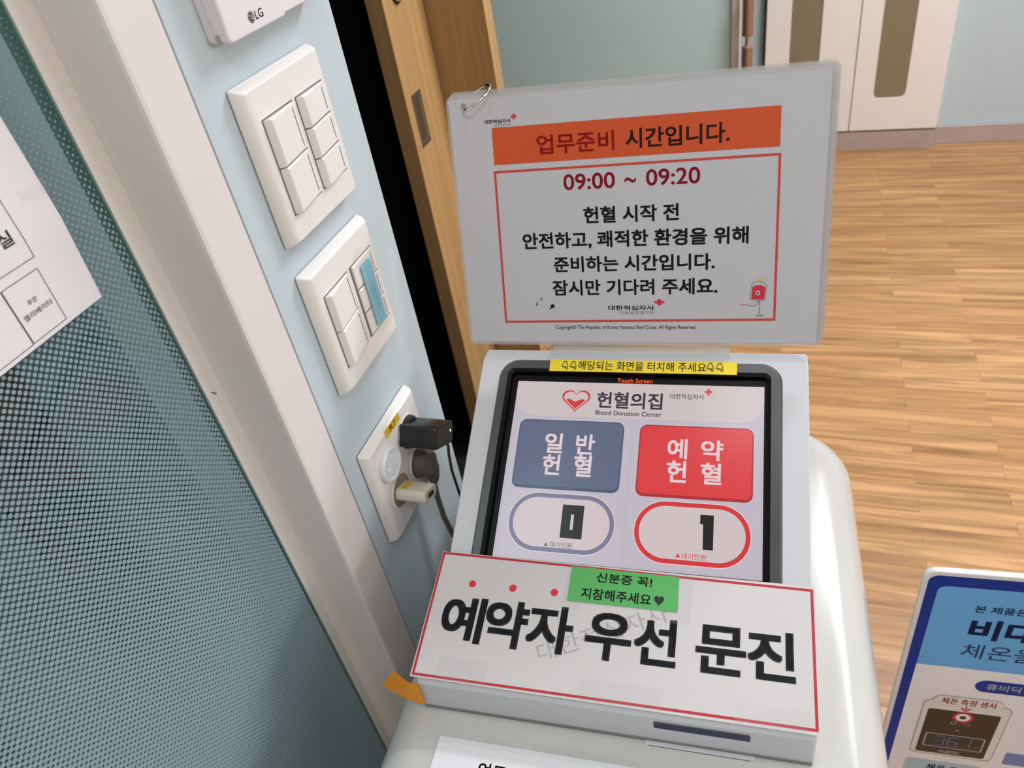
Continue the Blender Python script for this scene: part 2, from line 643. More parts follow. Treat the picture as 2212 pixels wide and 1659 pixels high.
# white jamb: front strip, grey reveal and lip holding the glass
b = MB()
JX, LX = WX + 0.0012, -0.384
prof = [(-0.440, 0.3305), (LX, 0.3292), (LX, 0.3385), (LX + 0.003, 0.3425), (LX + 0.008, 0.3432),
        (JX - 0.003, 0.3432), (JX - 0.0008, 0.3438), (JX, 0.346), (JX, 0.3818), (JX - 0.0008, 0.3826), (WX - 0.002, 0.3828), (WX - 0.002, 0.384), (-0.440, 0.384)]
n = len(prof)
b.add([(x, y, 0) for x, y in prof] + [(x, y, CEIL) for x, y in prof],
      [(i, (i + 1) % n, n + (i + 1) % n, n + i) for i in range(n)], M['jamb'])
sc = [(0.3338, -0.3050), (0.3352, -0.3053), (0.3376, -0.3080), (0.3384, -0.3098), (0.3366, -0.3090)]   # small dark scuff
b.add([(LX + 0.0002, y, EYE + z) for y, z in sc], [tuple(range(5))], M['slit'])
struct(b, 'trim_1', 'white painted jamb between dotted glass and blue wall', 'jamb')
b = MB()
b.box(LX - 0.012, LX - 0.0006, 0.3280, 0.3292, 0, CEIL, M['seal'])
struct(b, 'trim_2', 'thin dark green seal along the glass edge', 'seal')
b = MB()
b.box(LX - 0.009, LX - 0.001, -2.09, 0.3279, 0.0, CEIL, M['seal'])
b2 = MB()
b2.add([(LX - 0.001, -2.09, 0.0), (LX - 0.001, 0.3279, 0.0), (LX - 0.001, 0.3279, CEIL), (LX - 0.001, -2.09, CEIL)], [(0, 1, 2, 3)], dot_glass())
b2.add([(LX - 0.007, -2.09, 0.0), (LX - 0.007, 0.3279, 0.0), (LX - 0.007, 0.3279, CEIL), (LX - 0.007, -2.09, CEIL)], [(3, 2, 1, 0)],
       clear_film('glass_rear_face', tint=(0.95, 0.98, 0.97), haze=0.0))
win = b2.build('window_1', recalc=False)
tag(win, 'glass partition printed with pale dots that grow downwards', 'glass partition', 'structure')

# sliding door with recessed pull, and its frame
door = empty('door_1', (-0.77, 1.5, 0), 'light wood sliding door with a recessed metal pull', 'door', 'structure')
b = MB()
b.box(-0.017, 0.020, -0.072, 0.105, 0.01, 2.3, M['wood_door'], 0.0015)
b.build('door_leaf', door)
b = MB()
hx = 0.0205
b.loft([[(hx - 0.002, y, z) for y, z in rrect(-0.046, EYE - 0.5715, 0.0, EYE - 0.461, 0.001, 2)],
        [(hx + 0.001, y, z) for y, z in rrect(-0.046, EYE - 0.5715, 0.0, EYE - 0.461, 0.001, 2)],
        [(hx + 0.001, y, z) for y, z in rrect(-0.038, EYE - 0.562, -0.008, EYE - 0.470, 0.004, 2)],
        [(hx - 0.0002, y, z) for y, z in rrect(-0.036, EYE - 0.560, -0.010, EYE - 0.472, 0.004, 2)]], M['nickel'], cap1=False, smooth=False)
b.loft([[(hx - 0.0002, y, z) for y, z in rrect(-0.036, EYE - 0.560, -0.010, EYE - 0.472, 0.004, 2)],
        [(hx - 0.0001, y, z) for y, z in rrect(-0.034, EYE - 0.558, -0.012, EYE - 0.474, 0.004, 2)]], M['nickel_dark'], cap0=False, smooth=False)
b.build('recessed_pull', door)
b = MB()
b.tube([(hx - 0.001, -0.012, EYE - 0.278), (hx + 0.003, -0.012, EYE - 0.278)], 0.016, M['dark'], 20)
b.tube([(hx + 0.003, -0.012, EYE - 0.278), (hx + 0.008, -0.012, EYE - 0.278)], [0.012, 0.011], M['chrome'], 20)
b.build('door_lock', door)
b = MB()
b.box(-0.80, -0.6215, 1.6155, 1.66, 0, 2.35, M['wood_door'])
struct(b, 'trim_3', 'wood frame upright beside the sliding door', 'door frame')
# partition with post and pull handle
b = MB()
b.box(-1.5, -0.205, 2.60, 2.66, 0, CEIL, M['wall_teal'])
struct(b, 'wall_middle', 'blank grey-teal wall panel behind the notice', 'wall')
d2 = empty('door_2', (-0.185, 2.61, 0), 'glass door edge post with a pull handle', 'door', 'structure')
b = MB()
b.box(-0.0195, 0.004, -0.02, 0.03, 0, 2.3, M['beige'], 0.002)
b.build('door_post', d2)
b = MB()
zt = EYE - 0.3
b.tube([(0.030, -0.045, zt - 0.65), (0.030, -0.045, zt + 0.1)], 0.0075, M['chrome'], 16)
for za in (zt - 0.60, zt + 0.05):
    b.tube([(0.0, -0.019, za), (0.030, -0.045, za)], 0.006, M['chrome'], 10)
b.build('pull_handle', d2)
for za, zb in ((EYE - 0.70, EYE - 0.60 + 0.03), (EYE - 0.86, EYE - 0.725)):
    b = MB()
    b.tube([(0.030, -0.045, za), (0.030, -0.045, za + 0.004), (0.030, -0.045, zb - 0.004), (0.030, -0.045, zb)], [0.011, 0.0165, 0.0165, 0.011], M['copper'], 20)
    b.build('handle_grip', d2)

b = MB()
b.box(0.556, 3.1, 3.515, 3.53, 0, 0.075, M['steel'], 0.002)
struct(b, 'baseboard_back', 'brushed steel baseboard under the blue wall', 'baseboard')

# ------------------------------------------------------------------ cream cabinets
cab = empty('cabinet', (0.2, 3.5, 0), 'cream cabinet with tall oblong olive windows and steel plinth, by the blue wall', 'cabinet')
CO = Vector((0.2, 3.5, 0))


def cabm():
    return MB(lambda p: Vector(p) - CO)


b = cabm()
b.box(-0.140, 0.550, 3.495, 3.529, 0.08, 2.3, M['cream'])
b.box(-0.1465, -0.1405, 3.49, 3.529, 0.0, 2.3, M['dark'])
b.build('body', cab)


def cab_door(x0, x1, sx0, sx1):
    o = cabm()
    zt_, zb_ = 2.28, 0.085
    st, sb = EYE + 0.35, EYE - 1.232
    rim = rrect(x0, zb_, x1, zt_, 0.002, 6)
    hole = rrect(sx0, sb, sx1, st, 0.022, 6)
    hole2 = rrect(sx0 + 0.002, sb + 0.002, sx1 - 0.002, st - 0.002, 0.02, 6)
    fy, by = 3.474, 3.4945
    o.loft([[(x, by, z) for x, z in rim], [(x, fy + 0.002, z) for x, z in rim],
            [(x0 + 0.002 if x < (x0 + x1) / 2 else x1 - 0.002, fy, zb_ + 0.002 if z < 1 else zt_ - 0.002) for x, z in rim],
            [(x, fy, z) for x, z in hole], [(x, fy + 0.004, z) for x, z in hole2]], M['cream'], cap1=False, smooth=False)
    d = o.build('door', cab)
    o = cabm()
    o.add([(x, fy + 0.004, z) for x, z in hole2], [tuple(range(len(hole2)))], M['olive'])
    o.build('olive_window', d)


cab_door(-0.138, 0.2115, -0.045, 0.074)
cab_door(0.2150, 0.548, 0.292, 0.413)
b = cabm()
b.loft([[(x, y, z) for x, y in rrect(-0.138, 3.482, 0.553, 3.529, (0.004, 0.012, 0.002, 0.002), 5)] for z in (0.0, 0.077)], M['steel'], smooth=False)
b.build('plinth', cab)

# ------------------------------------------------------------------ wall fittings (local: x = out of the wall, y along the wall, z up)


def fit(y, z):
    return Matrix.Translation((WX, y, EYE + z))


def plate_loops(y0, y1, z0, z1, t, steps, r=0.0016):
    return [[(h, y, z) for y, z in rrect(y0 + i, z0 + k, y1 - i, z1 - k, r, 3)] for i, k, h in steps]


# near and far sides curve over broadly, top and bottom are a flat chamfer
PLATE = ((0.0003, 0.0003, 0.0010), (0, 0, 0.0014), (0.0002, 0.0007, 0.0038), (0.0010, 0.0017, 0.0066), (0.0023, 0.0025, 0.0086), (0.0040, 0.0031, 0.0100), (0.0060, 0.0034, 0.0107), (0.0078, 0.0036, 0.0110))


def plate_shadow_gap(parent):
    o = MB()
    o.box(0.0, 0.0011, -0.0500, 0.0500, -0.0552, 0.0552, M['dark'])  # dark sliver painting the shadow gap between plate and wall
    o.build('painted_shadow_gap', parent)


def rocker(parent, y0, y1, z0, z1, hl, hr, led=(0.78, 0.12)):
    """wedge rocker: hl high on its near (left) side, hr on its far side"""
    o = MB()
    e = 0.0009
    base = 0.0102
    g = 0.0005
    yl, yh, zl, zh = y0 + g, y1 - g, z0 + g, z1 - g
    o.loft([[(base, yl, zl), (base, yh, zl), (base, yh, zh), (base, yl, zh)],
            [(0.011 + hl - e, yl + 0.0028, zl), (0.011 + hr - e * .5, yh, zl), (0.011 + hr - e * .5, yh, zh), (0.011 + hl - e, yl + 0.0028, zh)],
            [(0.011 + hl, yl + 0.0028 + e, zl + e), (0.011 + hr, yh - e, zl + e), (0.011 + hr, yh - e, zh - e), (0.011 + hl, yl + 0.0028 + e, zh - e)]],
           M['plastic'], smooth=False)
    r_ = o.build('rocker', parent)
    k = led[0]
    yk = yl + (yh - yl) * k
    hh = 0.011 + hr + (hl - hr) * (1 - k) + 0.00025
    o = MB()
    m = (zh - zl) * led[1]
    o.add([(hh, yk - 0.00035, zl + m), (hh - 0.00003, yk + 0.00035, zl + m), (hh - 0.00003, yk + 0.00035, zh - m), (hh, yk - 0.00035, zh - m)], [(0, 1, 2, 3)], M['slit'])
    o.build('indicator_line', r_)
    return r_


def switch_plate(label, y, z, dz, left, right, group='white rocker switch plates on the blue wall'):
    s = empty('light_switch', None, label, 'light switch', group=group, mtx=fit(y, z))
    o = MB()
    o.loft(plate_loops(-0.0514, 0.0514, -0.0565, 0.0565, 0, PLATE), M['plastic'], smooth=True)
    o.build('cover_plate', s)
    plate_shadow_gap(s)
    o = MB()
    # fine dark joint round each group of rockers
    for y0, y1, z0, z1 in ((-0.0405, -0.0008, dz[1] - .0006, dz[0] + .0006), (0.0026, 0.0415, dz[1] - .0006, dz[0] + .0006)):
        o.add([(0.01112, y0, z0), (0.01112, y1, z0), (0.01112, y1, z1), (0.01112, y0, z1)], [(0, 1, 2, 3)], M['slit'])
    o.build('rocker_surround', s)
    for (z0, z1, hl, hr) in left:
        rocker(s, -0.040, -0.0012, z0, z1, hl, hr, (0.90, 0.08))
    for (z0, z1, hl, hr) in right:
        rocker(s, 0.0030, 0.0410, z0, z1, hl, hr, (0.90, 0.13))
    return s


s1 = switch_plate('upper white switch plate with five bare rockers', 0.4647, -0.1775, (0.033, -0.0345),
                  [(-0.0345, -0.0008, 0.005, 0.0012), (-0.0006, 0.033, 0.005, 0.0012)],
                  [(-0.0345, -0.0122, 0.0048, 0.0012), (-0.012, 0.0103, 0.0048, 0.0012), (0.0105, 0.033, 0.0048, 0.0012)])
s2 = switch_plate('lower white switch plate with a blue label tape across its rockers', 0.4632, -0.3125, (0.0325, -0.0340),
                  [(-0.0340, -0.0008, 0.0048, 0.001), (-0.0006, 0.0325, 0.0048, 0.001)],
                  [(-0.0340, -0.0122, 0.0012, 0.0012), (-0.012, 0.0103, 0.0012, 0.0012), (0.0105, 0.0325, 0.0012, 0.0012)])
o = MB()
h = 0.0135
o.add([(h, 0.0155, 0.0275), (h, 0.0325, 0.0265), (h, 0.0322, -0.0330), (h, 0.0145, -0.0305)], [(0, 1, 2, 3)], M['tape_blue'])
o.add([(h + .0001, 0.0225, 0.0271), (h + .0001, 0.0227, 0.0271), (h + .0001, 0.0219, -0.0315), (h + .0001, 0.0217, -0.0315)], [(0, 1, 2, 3)], M['slit'])
tl = o.build('label_tape', s2)
tag(tl, 'blue label tape with small handwriting')
o = MB()


def zig(o, z_from, z_to, y, n, h):
    # an illegible handwritten scribble running down the tape
    pts = []
    for i in range(n + 1):
        t = i / n
        zz = z_from + (z_to - z_from) * t
        pts.append((h, y + 0.0014 * math.sin(i * 2.1) + 0.0007 * math.cos(i * 3.3), zz + 0.0006 * math.sin(i * 1.3)))
    for i in range(n):
        a, c = Vector(pts[i]), Vector(pts[i + 1])
        d = (c - a).normalized()
        s_ = Vector((0, -d.z, d.y)) * 0.00016
        o.add([a - s_, a + s_, c + s_, c - s_], [(0, 1, 2, 3)], M['slit'])


zig(o, 0.003, -0.022, 0.0262, 26, h + 0.0001)
o.build('handwriting', tl)
o = MB()
tp = rrect(0.010, -0.0400, 0.0400, 0.0385, 0.003, 3)
o.add([(0.01365, y_, z_) for y_, z_ in tp], [tuple(range(len(tp)))], M['tape_clear'])
for i, (yy, zz) in enumerate(((0.012, 0.0365), (0.017, 0.039), (0.022, 0.041), (0.027, 0.0425), (0.021, 0.037))):
    o.tube([(0.0125, yy - 0.003, zz - 0.001), (0.0150, yy, zz), (0.0125, yy + 0.004, zz + 0.001)], 0.0006, M['tape_clear'], 6)
tag(o.build('clear_tape', s2), 'crumpled clear sticky tape over the label')

# outlet with four sockets
out = empty('wall_outlet', None, 'white four-socket wall outlet with a yellow tag marked R7', 'wall outlet', mtx=fit(0.4555, -0.4875))
o = MB()
o.loft(plate_loops(-0.051, 0.051, -0.0565, 0.0565, 0, PLATE), M['plastic'], smooth=True)
o.build('cover_plate', out)
plate_shadow_gap(out)
SOCK = {'cap': (-0.0255, 0.0255), 'black': (0.0195, 0.0245), 'grey': (0.0215, -0.0170), 'usb': (-0.0200, -0.0145)}
for k in ('black', 'cap', 'grey', 'usb'):
    sy, sz = SOCK[k]
    o = MB()
    ci = lambda r, x: [(x, sy + r * math.cos(2 * math.pi * i / 28), sz + r * math.sin(2 * math.pi * i / 28)) for i in range(28)]
    o.loft([ci(0.0178, 0.0108), ci(0.0178, 0.0116), ci(0.0168, 0.0120), ci(0.0164, 0.0114)], M['plastic'], cap0=False, cap1=False)
    o.loft([ci(0.0164, 0.0114), ci(0.0160, 0.0112)], M['socket'], cap0=False)
    for sgn in (-1, 1):
        a = math.radians(-30)
        py, pz = sy + sgn * 0.0095 * math.cos(a), sz + sgn * 0.0095 * math.sin(a)
        o.add([(0.01135, py + 0.0026 * math.cos(t * math.pi / 6), pz + 0.0026 * math.sin(t * math.pi / 6)) for t in range(12)], [tuple(range(12))], M['dark'])
    o.build('socket', out)
o = MB()
R7 = [(-0.0157, 0.0560), (0.0134, 0.0545), (0.0136, 0.0455), (-0.0160, 0.0468)]
o.add([(0.01125, y_, z_) for y_, z_ in R7], [(0, 1, 2, 3)], M['tape_yellow'])
tg = o.build('tag_label', out)
tag(tg, 'yellow tag lettered R7')
o = MB(lambda p: (0.0114, p[0], p[1]))
o.text('R7', (-0.0065, -0.0535, 0.0055, -0.0478), 0, M['ink'], 0.0)
o.build('lettering', tg)

# round blanking cap
cy, cz = 0.4555 + SOCK['cap'][0], -0.4875 + SOCK['cap'][1]
cp = empty('socket_cover', None, 'round white blanking cap plugged in the left socket', 'socket cover', mtx=fit(cy, cz))
o = MB()
ci = lambda r, x: [(x, r * math.cos(2 * math.pi * i / 36), r * math.sin(2 * math.pi * i / 36)) for i in range(36)]
o.loft([ci(0.0172, 0.0122), ci(0.0176, 0.0135), ci(0.0170, 0.0155), ci(0.0150, 0.0165), ci(0.0125, 0.0160), ci(0.0120, 0.0158)], M['cap_white'])
o.build('disc', cp)
o = MB()
o.box(0.0150, 0.0172, -0.0011, 0.0011, -0.0105, 0.0105, M['cap_white'], 0.0005)
o.box(0.0150, 0.0168, -0.0095, -0.0050, -0.0045, 0.0005, M['cap_white'], 0.0007)
o.build('finger_grip', cp)


def rot_box(o, ang, w2, t2, x0, x1, m, bev=0.003, n=4, taper=1.0, dy=0.0, dz=0.0):
    ca, sa = math.cos(ang), math.sin(ang)

    def L(k, x, r):
        return [(x, dy + p * ca - q * sa, dz + p * sa + q * ca) for p, q in rrect(-w2 * k, -t2 * k, w2 * k, t2 * k, r, n)]
    o.loft([L(1, x0, bev), L(taper, x1 - 0.0015, bev), L(taper * 0.95, x1, bev * 0.8)], m)


# black charger
by_, bz_ = 0.4555 + SOCK['black'][0], -0.4875 + SOCK['black'][1]
bc = empty('charger', None, 'black plug-in charger with a lit amber light in the upper right socket', 'charger', mtx=fit(by_, bz_))
o = MB()
ci = lambda r, x: [(x, r * math.cos(2 * math.pi * i / 30), r * math.sin(2 * math.pi * i / 30)) for i in range(30)]
o.loft([ci(0.0158, 0.0124), ci(0.0160, 0.0150), ci(0.0140, 0.0165)], M['black_pl'])
rot_box(o, math.radians(-30), 0.0195, 0.0108, 0.0125, 0.0495, M['black_pl'], 0.003)
o.build('body', bc)
o = MB()
ca, sa = math.cos(math.radians(-30)), math.sin(math.radians(-30))
o.add([(0.0497, p * ca - q * sa, p * sa + q * ca) for p, q in rrect(-0.0178, -0.0092, 0.0178, 0.0092, 0.0022, 4)], [tuple(range(20))], M['black_face'])
o.build('end_face', bc)
o = MB()
o.add([(0.0499, 0.0125 * ca - 0.002 * sa + 0.0009 * math.cos(t * math.pi / 6), 0.0125 * sa + 0.002 * ca + 0.0013 * math.sin(t * math.pi / 6)) for t in range(12)], [tuple(range(12))], M['led'])
o.build('indicator_light', bc)
o = MB()
path = [(0.034, 0.016, -0.016), (0.036, 0.020, -0.024), (0.034, 0.026, -0.040), (0.026, 0.036, -0.062), (0.018, 0.046, -0.095), (0.016, 0.052, -0.15), (0.02, 0.055, -0.25), (0.02, 0.055, -0.44)]
o.tube(path, 0.0016, M['black_pl'], 8)
o.build('cable', bc)

# grey right-angle plug with flex
gy_, gz_ = 0.4555 + SOCK['grey'][0], -0.4875 + SOCK['grey'][1]
gp = empty('power_plug', None, 'grey right-angle power plug below the black charger', 'power plug', mtx=fit(gy_, gz_))
o = MB()
o.loft([ci(0.0155, 0.0124), ci(0.0158, 0.0160), ci(0.0150, 0.0225), ci(0.0105, 0.0262)], M['grey_pl'])
o.tube([(0.018, 0.004, 0.0), (0.019, 0.006, -0.014), (0.018, 0.007, -0.028), (0.017, 0.007, -0.034)], [0.0095, 0.0085, 0.0060, 0.0042], M['grey_pl'], 14)
o.build('plug_body', gp)
o = MB()
o.tube([(0.017, 0.007, -0.032), (0.016, 0.006, -0.055), (0.017, 0.005, -0.085), (0.020, 0.007, -0.115), (0.022, 0.016, -0.15), (0.022, 0.03, -0.22), (0.022, 0.035, -0.40)], 0.0030, M['grey_pl'], 10)
o.build('cord', gp)

# white USB adapter
uy_, uz_ = 0.4555 + SOCK['usb'][0], -0.4875 + SOCK['usb'][1]
uc = empty('charger', None, 'small white USB charger in the lower left socket', 'charger', mtx=fit(uy_, uz_))
o = MB()
rot_box(o, math.radians(-20), 0.0125, 0.0060, 0.0116, 0.0420, M['usb_white'], 0.0045, 5)
o.build('body', uc)
ca, sa = math.cos(math.radians(-20)), math.sin(math.radians(-20))
o = MB()
o.add([(0.0422, p * ca - q * sa, p * sa + q * ca) for p, q in R4(-0.0058, -0.0024, 0.0058, 0.0024)], [(0, 1, 2, 3)], M['nickel_dark'])
o.add([(0.0423, p * ca - q * sa, p * sa + q * ca) for p, q in R4(-0.0050, -0.0018, 0.0050, 0.0006)], [(0, 1, 2, 3)], M['dark'])
o.build('usb_port', uc)
o = MB()
o.add([(x_, p * ca - 0.0061 * sa, p * sa + 0.0061 * ca) for x_, p in R4(0.0150, -0.0075, 0.0215, 0.0080)], [(0, 1, 2, 3)], M['tape_yellow'])
o.build('yellow_sticker', uc)

# wall controller
tc_ = empty('wall_controller', None, 'white wall controller with a round dark logo above the upper switch plate', 'thermostat', mtx=fit(0.475, -0.035))
o = MB()
yl, yr, zb, zt = -0.0595, 0.0605, -0.0595, 0.0605
o.loft([[(x_, y_, z_) for y_, z_ in rrect(yl + i, zb + i, yr - i, zt - i, 0.004, 4)] for x_, i in ((0.0004, 0), (0.0055, 0), (0.0058, 0.0006), (0.0064, 0.0006))], M['plastic_w'], smooth=False)
o.build('back_plate', tc_)
o = MB()
o.loft([[(x_, y_, z_) for y_, z_ in rrect(yl, zb, 0.006, zt, (0.003, 0.0008, 0.0008, 0.003), 4)] for x_ in (0.0066, 0.0148)]
       + [[(0.0158, y_, z_) for y_, z_ in rrect(yl + 0.001, zb + 0.001, 0.0054, zt - 0.001, (0.003, 0.0008, 0.0008, 0.003), 4)]], M['plastic_w'], smooth=False)
fc = o.build('front_cover', tc_)
o = MB()
o.loft([[(x_, y_, z_) for y_, z_ in rrect(0.0066, zb + 0.0012, yr, zt, (0.0008, 0.003, 0.003, 0.0008), 4)] for x_ in (0.0066, 0.0134)]
       + [[(0.0142, y_, z_) for y_, z_ in rrect(0.0072, zb + 0.002, yr - 0.001, zt - 0.001, (0.0008, 0.003, 0.003, 0.0008), 4)]], M['plastic_w'], smooth=False)
o.build('side_cover', tc_)
o = MB()
o.box(0.0066, 0.0098, yl - 0.0002, yl + 0.0012, zb + 0.0004, zb + 0.0062, M['notch'], 0.0003)
o.build('release_notch', tc_)
o = MB(lambda p: (0.01595 + p[2], p[0], p[1]))
LY, LZ = -0.0315, -0.0510
o.flat(circle(LY, LZ, 0.0034), 0.0, M['logo_dark'])
o.ring(circle(LY, LZ, 0.0029), circle(LY, LZ, 0.00265), 0.0001, M['plastic_w'])
o.text('L', (LY - 0.0004, -(LZ + 0.0016), LY + 0.0008, -(LZ - 0.0012)), 0.0001, M['plastic_w'])
o.text('G', (LY + 0.0003, -(LZ + 0.0012), LY + 0.0026, -(LZ - 0.0014)), 0.00012, M['plastic_w'])
o.flat(circle(LY - 0.0012, LZ + 0.001, 0.0004, 10), 0.0001, M['plastic_w'])
o.text('LG', (LY + 0.0045, -(LZ + 0.0026), LY + 0.0132, -(LZ - 0.0026)), 0.0, M['logo_dark'], 0.01)
o.build('brand_logo', tc_)

# ------------------------------------------------------------------ floor-plan sheet on the glass
fp = empty('floor_plan_sheet', None, 'white printed floor plan sheet taped to the dotted glass', 'paper sheet', mtx=Matrix.Translation((-0.3825, 0.2, EYE - 0.15)))
o = MB()


def curl(y, z):
    # the free right edge of the sheet bellies away from the glass
    t = max(0.0, (y - 0.0) / 0.095)
    s_ = max(0.0, 1 - abs((z - 0.005) / 0.06))
    return 0.0006 + 0.0035 * t * t * s_


ny, nz = 14, 22
vs_, fs_ = [], []
for j in range(nz + 1):
    for i in range(ny + 1):
        y = -0.25 + (0.092 + 0.25) * i / ny
        z = -0.0473 + 0.19 * j / nz
        vs_.append((curl(y, z), y, z))
for j in range(nz):
    for i in range(ny):
        k = j * (ny + 1) + i
        fs_.append((k, k + 1, k + ny + 2, k + ny + 1))
o.add(vs_, fs_, M['paper'], True)
sheet = o.build('sheet', fp, recalc=False)
o = MB()


def ln(o, y0, z0, y1, z1, wd=0.00035):
    n_ = 10
    for q in range(n_):
        ya, za = y0 + (y1 - y0) * q / n_, z0 + (z1 - z0) * q / n_
        yb, zb_ = y0 + (y1 - y0) * (q + 1) / n_, z0 + (z1 - z0) * (q + 1) / n_
        d = Vector((yb - ya, zb_ - za)).normalized() * wd / 2
        P_ = [(ya - d.y, za + d.x), (yb - d.y, zb_ + d.x), (yb + d.y, zb_ - d.x), (ya + d.y, za - d.x)]
        o.add([(curl(p, r) + 0.0003, p, r) for p, r in P_], [(0, 1, 2, 3)], M['ink_soft'])


for (y0, y1, z0, z1) in ((-0.06, 0.0665, -0.0058, 0.05), (0.0402, 0.0645, -0.0444, -0.0118), (-0.06, 0.0398, -0.0446, -0.0118)):
    ln(o, y0, z0, y1, z0)
    ln(o, y1, z0, y1, z1)
    ln(o, y0, z1, y1, z1)
    ln(o, y0, z0, y0, z1)
o.build('printed_boxes', fp)
o = MB(lambda p: (curl(p[0], p[1]) + 0.0004, p[0], p[1]))
o.text('검진실', (0.0325, -0.0132, 0.0612, -0.0052), 0, M['ink_soft'], 0.015)
o.build('room_lettering', fp)
o = MB(lambda p: (curl(p[0], p[1]) + 0.0004, p[0], p[1]))
o.text('후문', (0.0492, 0.0232, 0.0556, 0.0262), 0, M['ink_soft'], 0.0)
o.text('엘리베이터', (0.0428, 0.0292, 0.0620, 0.0326), 0, M['ink_soft'], 0.0)
o.build('lettering', fp)
o = MB()
o.add([(0.0006, 0.070, 0.0210), (0.0048, 0.088, 0.0190), (0.0008, 0.096, 0.0200), (0.0008, 0.096, 0.0270), (0.0050, 0.088, 0.0260), (0.0006, 0.070, 0.0280)], [(0, 1, 4, 5), (1, 2, 3, 4)], M['tape_clear'])
o.build('clear_tape', fp)

# ------------------------------------------------------------------ ticket kiosk (local: x right, y = away from the viewer, z up)
KP = Vector((-0.22619, 0.519565, EYE - 0.42838))
YAW, TS, TW = 0.0620607, 0.46569781, 0.2304724
KM = Matrix.Translation(KP) @ Matrix.Rotation(YAW, 4, 'Z')
kio = empty('ticket_kiosk', None, 'white queue ticket kiosk with a tilted touch screen on a glossy cream pedestal', 'ticket machine', mtx=KM)
ct, st = math.cos(TS), math.sin(TS)


def F(p):
    """face frame: x right, y up the slope (0 at the top of the display), h off the display"""
    x, y, hh = p
    return (x, y * ct - hh * st, y * st + hh * ct)


# pedestal
b = MB()
lo = []
X0, X1, Y0, Y1 = -0.066, 0.304, -0.385, 0.118


def pl(i, z, r=0.075):
    return [(x, y, z) for x, y in rrect(X0 + i, Y0 + i, X1 - i, Y1 - i, max(0.02, r - i * .5), 10)]


ZT = -0.1265
lo.append(pl(0.03, -KP.z + 0.0))
lo.append(pl(0.03, -KP.z + 0.06))
lo.append(pl(0.0, -KP.z + 0.10))
lo.append(pl(0.0, -0.20))
rr = 0.034
for i in range(0, 10):
    a = math.radians(90 * i / 9)
    lo.append(pl(rr * (1 - math.cos(a)), ZT - rr + rr * math.sin(a)))
lo.append(pl(rr + 0.03, ZT + 0.0002))
b.loft(lo, M['shell'])
ped = b.build('pedestal', kio)
# head housing: wedge profile extruded across
HX0, HX1 = -0.0365, 0.2508
prof = [(0.036, ZT - 0.004), (0.036, 0.004), (0.0345, 0.0095), (0.031, 0.0125), (0.027, 0.0128),
        (F((0, -0.004, -0.001))[1], F((0, -0.004, -0.001))[2]),
        (F((0, -0.169, -0.001))[1], F((0, -0.169, -0.001))[2]), (-0.1525, -0.0672), (-0.2480, -0.0896), (-0.2525, -0.0912), (-0.2545, -0.0945),
        (-0.2550, -0.1225), (-0.2535, -0.1242), (-0.250, -0.1246), (-0.250, ZT - 0.004)]
b = MB()
E1 = 0.0015
cyp = sum(p[0] for p in prof) / len(prof)
czp = sum(p[1] for p in prof) / len(prof)


def shrink(p, k):
    return (p[0] + (cyp - p[0]) * k, p[1] + (czp - p[1]) * k)


loops = []
for x, k in ((HX0, 0.02), (HX0 + 0.0006, 0.008), (HX0 + 0.002, 0.0), (HX1 - 0.002, 0.0), (HX1 - 0.0006, 0.008), (HX1, 0.02)):
    loops.append([(x, *shrink(p, k)) for p in prof])
b.loft(loops, M['kiosk'], smooth=False)
head = b.build('housing', kio)
# white face frame round the bezel
b = MB(F)


def fr(x0, y0, x1, y1, r, h_):
    return [(x, y, h_) for x, y in rrect(x0, y0, x1, y1, r, 8)]


ro, ri = (0.001, 0.001, 0.016, 0.016), (0.001, 0.001, 0.018, 0.018)
BOT = -0.1672
b.loft([fr(HX0, BOT, HX1, 0.0300, (0.001, 0.001, 0.012, 0.012), -0.0005), fr(HX0, BOT, HX1, 0.0300, (0.001, 0.001, 0.012, 0.012), 0.0035),
        fr(HX0 + 0.0012, BOT, HX1 - 0.0012, 0.0288, (0.001, 0.001, 0.011, 0.011), 0.0050),
        fr(-0.0172, BOT + 0.001, 0.2302, 0.0195, ri, 0.0050), fr(-0.0168, BOT + 0.001, 0.2298, 0.0191, ri, -0.0005)], M['kiosk'], cap0=False, cap1=False, smooth=False)
b.build('face_frame', kio)
b = MB(F)
b.loft([fr(-0.0165, BOT + 0.001, 0.2297, 0.0188, ri, -0.0005), fr(-0.0165, BOT + 0.001, 0.2297, 0.0188, ri, 0.0058),
        fr(-0.0155, BOT + 0.001, 0.2287, 0.0178, (0.001, 0.001, 0.017, 0.017), 0.0068),
        fr(-0.0092, BOT + 0.003, 0.2212, 0.0104, (0.001, 0.001, 0.006, 0.006), 0.0064)], M['bezel'], cap0=False, cap1=False, smooth=False)
b.build('bezel', kio)
b = MB(F)
b.loft([fr(-0.0092, BOT + 0.003, 0.2212, 0.0104, (0.001, 0.001, 0.006, 0.006), 0.0064),
        fr(-0.0058, BOT + 0.004, 0.2182, 0.0072, (0.001, 0.001, 0.004, 0.004), 0.0050),
        fr(-0.0052, BOT + 0.004, 0.2176, 0.0066, (0.001, 0.001, 0.004, 0.004), 0.0006)], M['bezel_in'], cap0=False, cap1=False, smooth=False)
b.build('inner_bezel', kio)
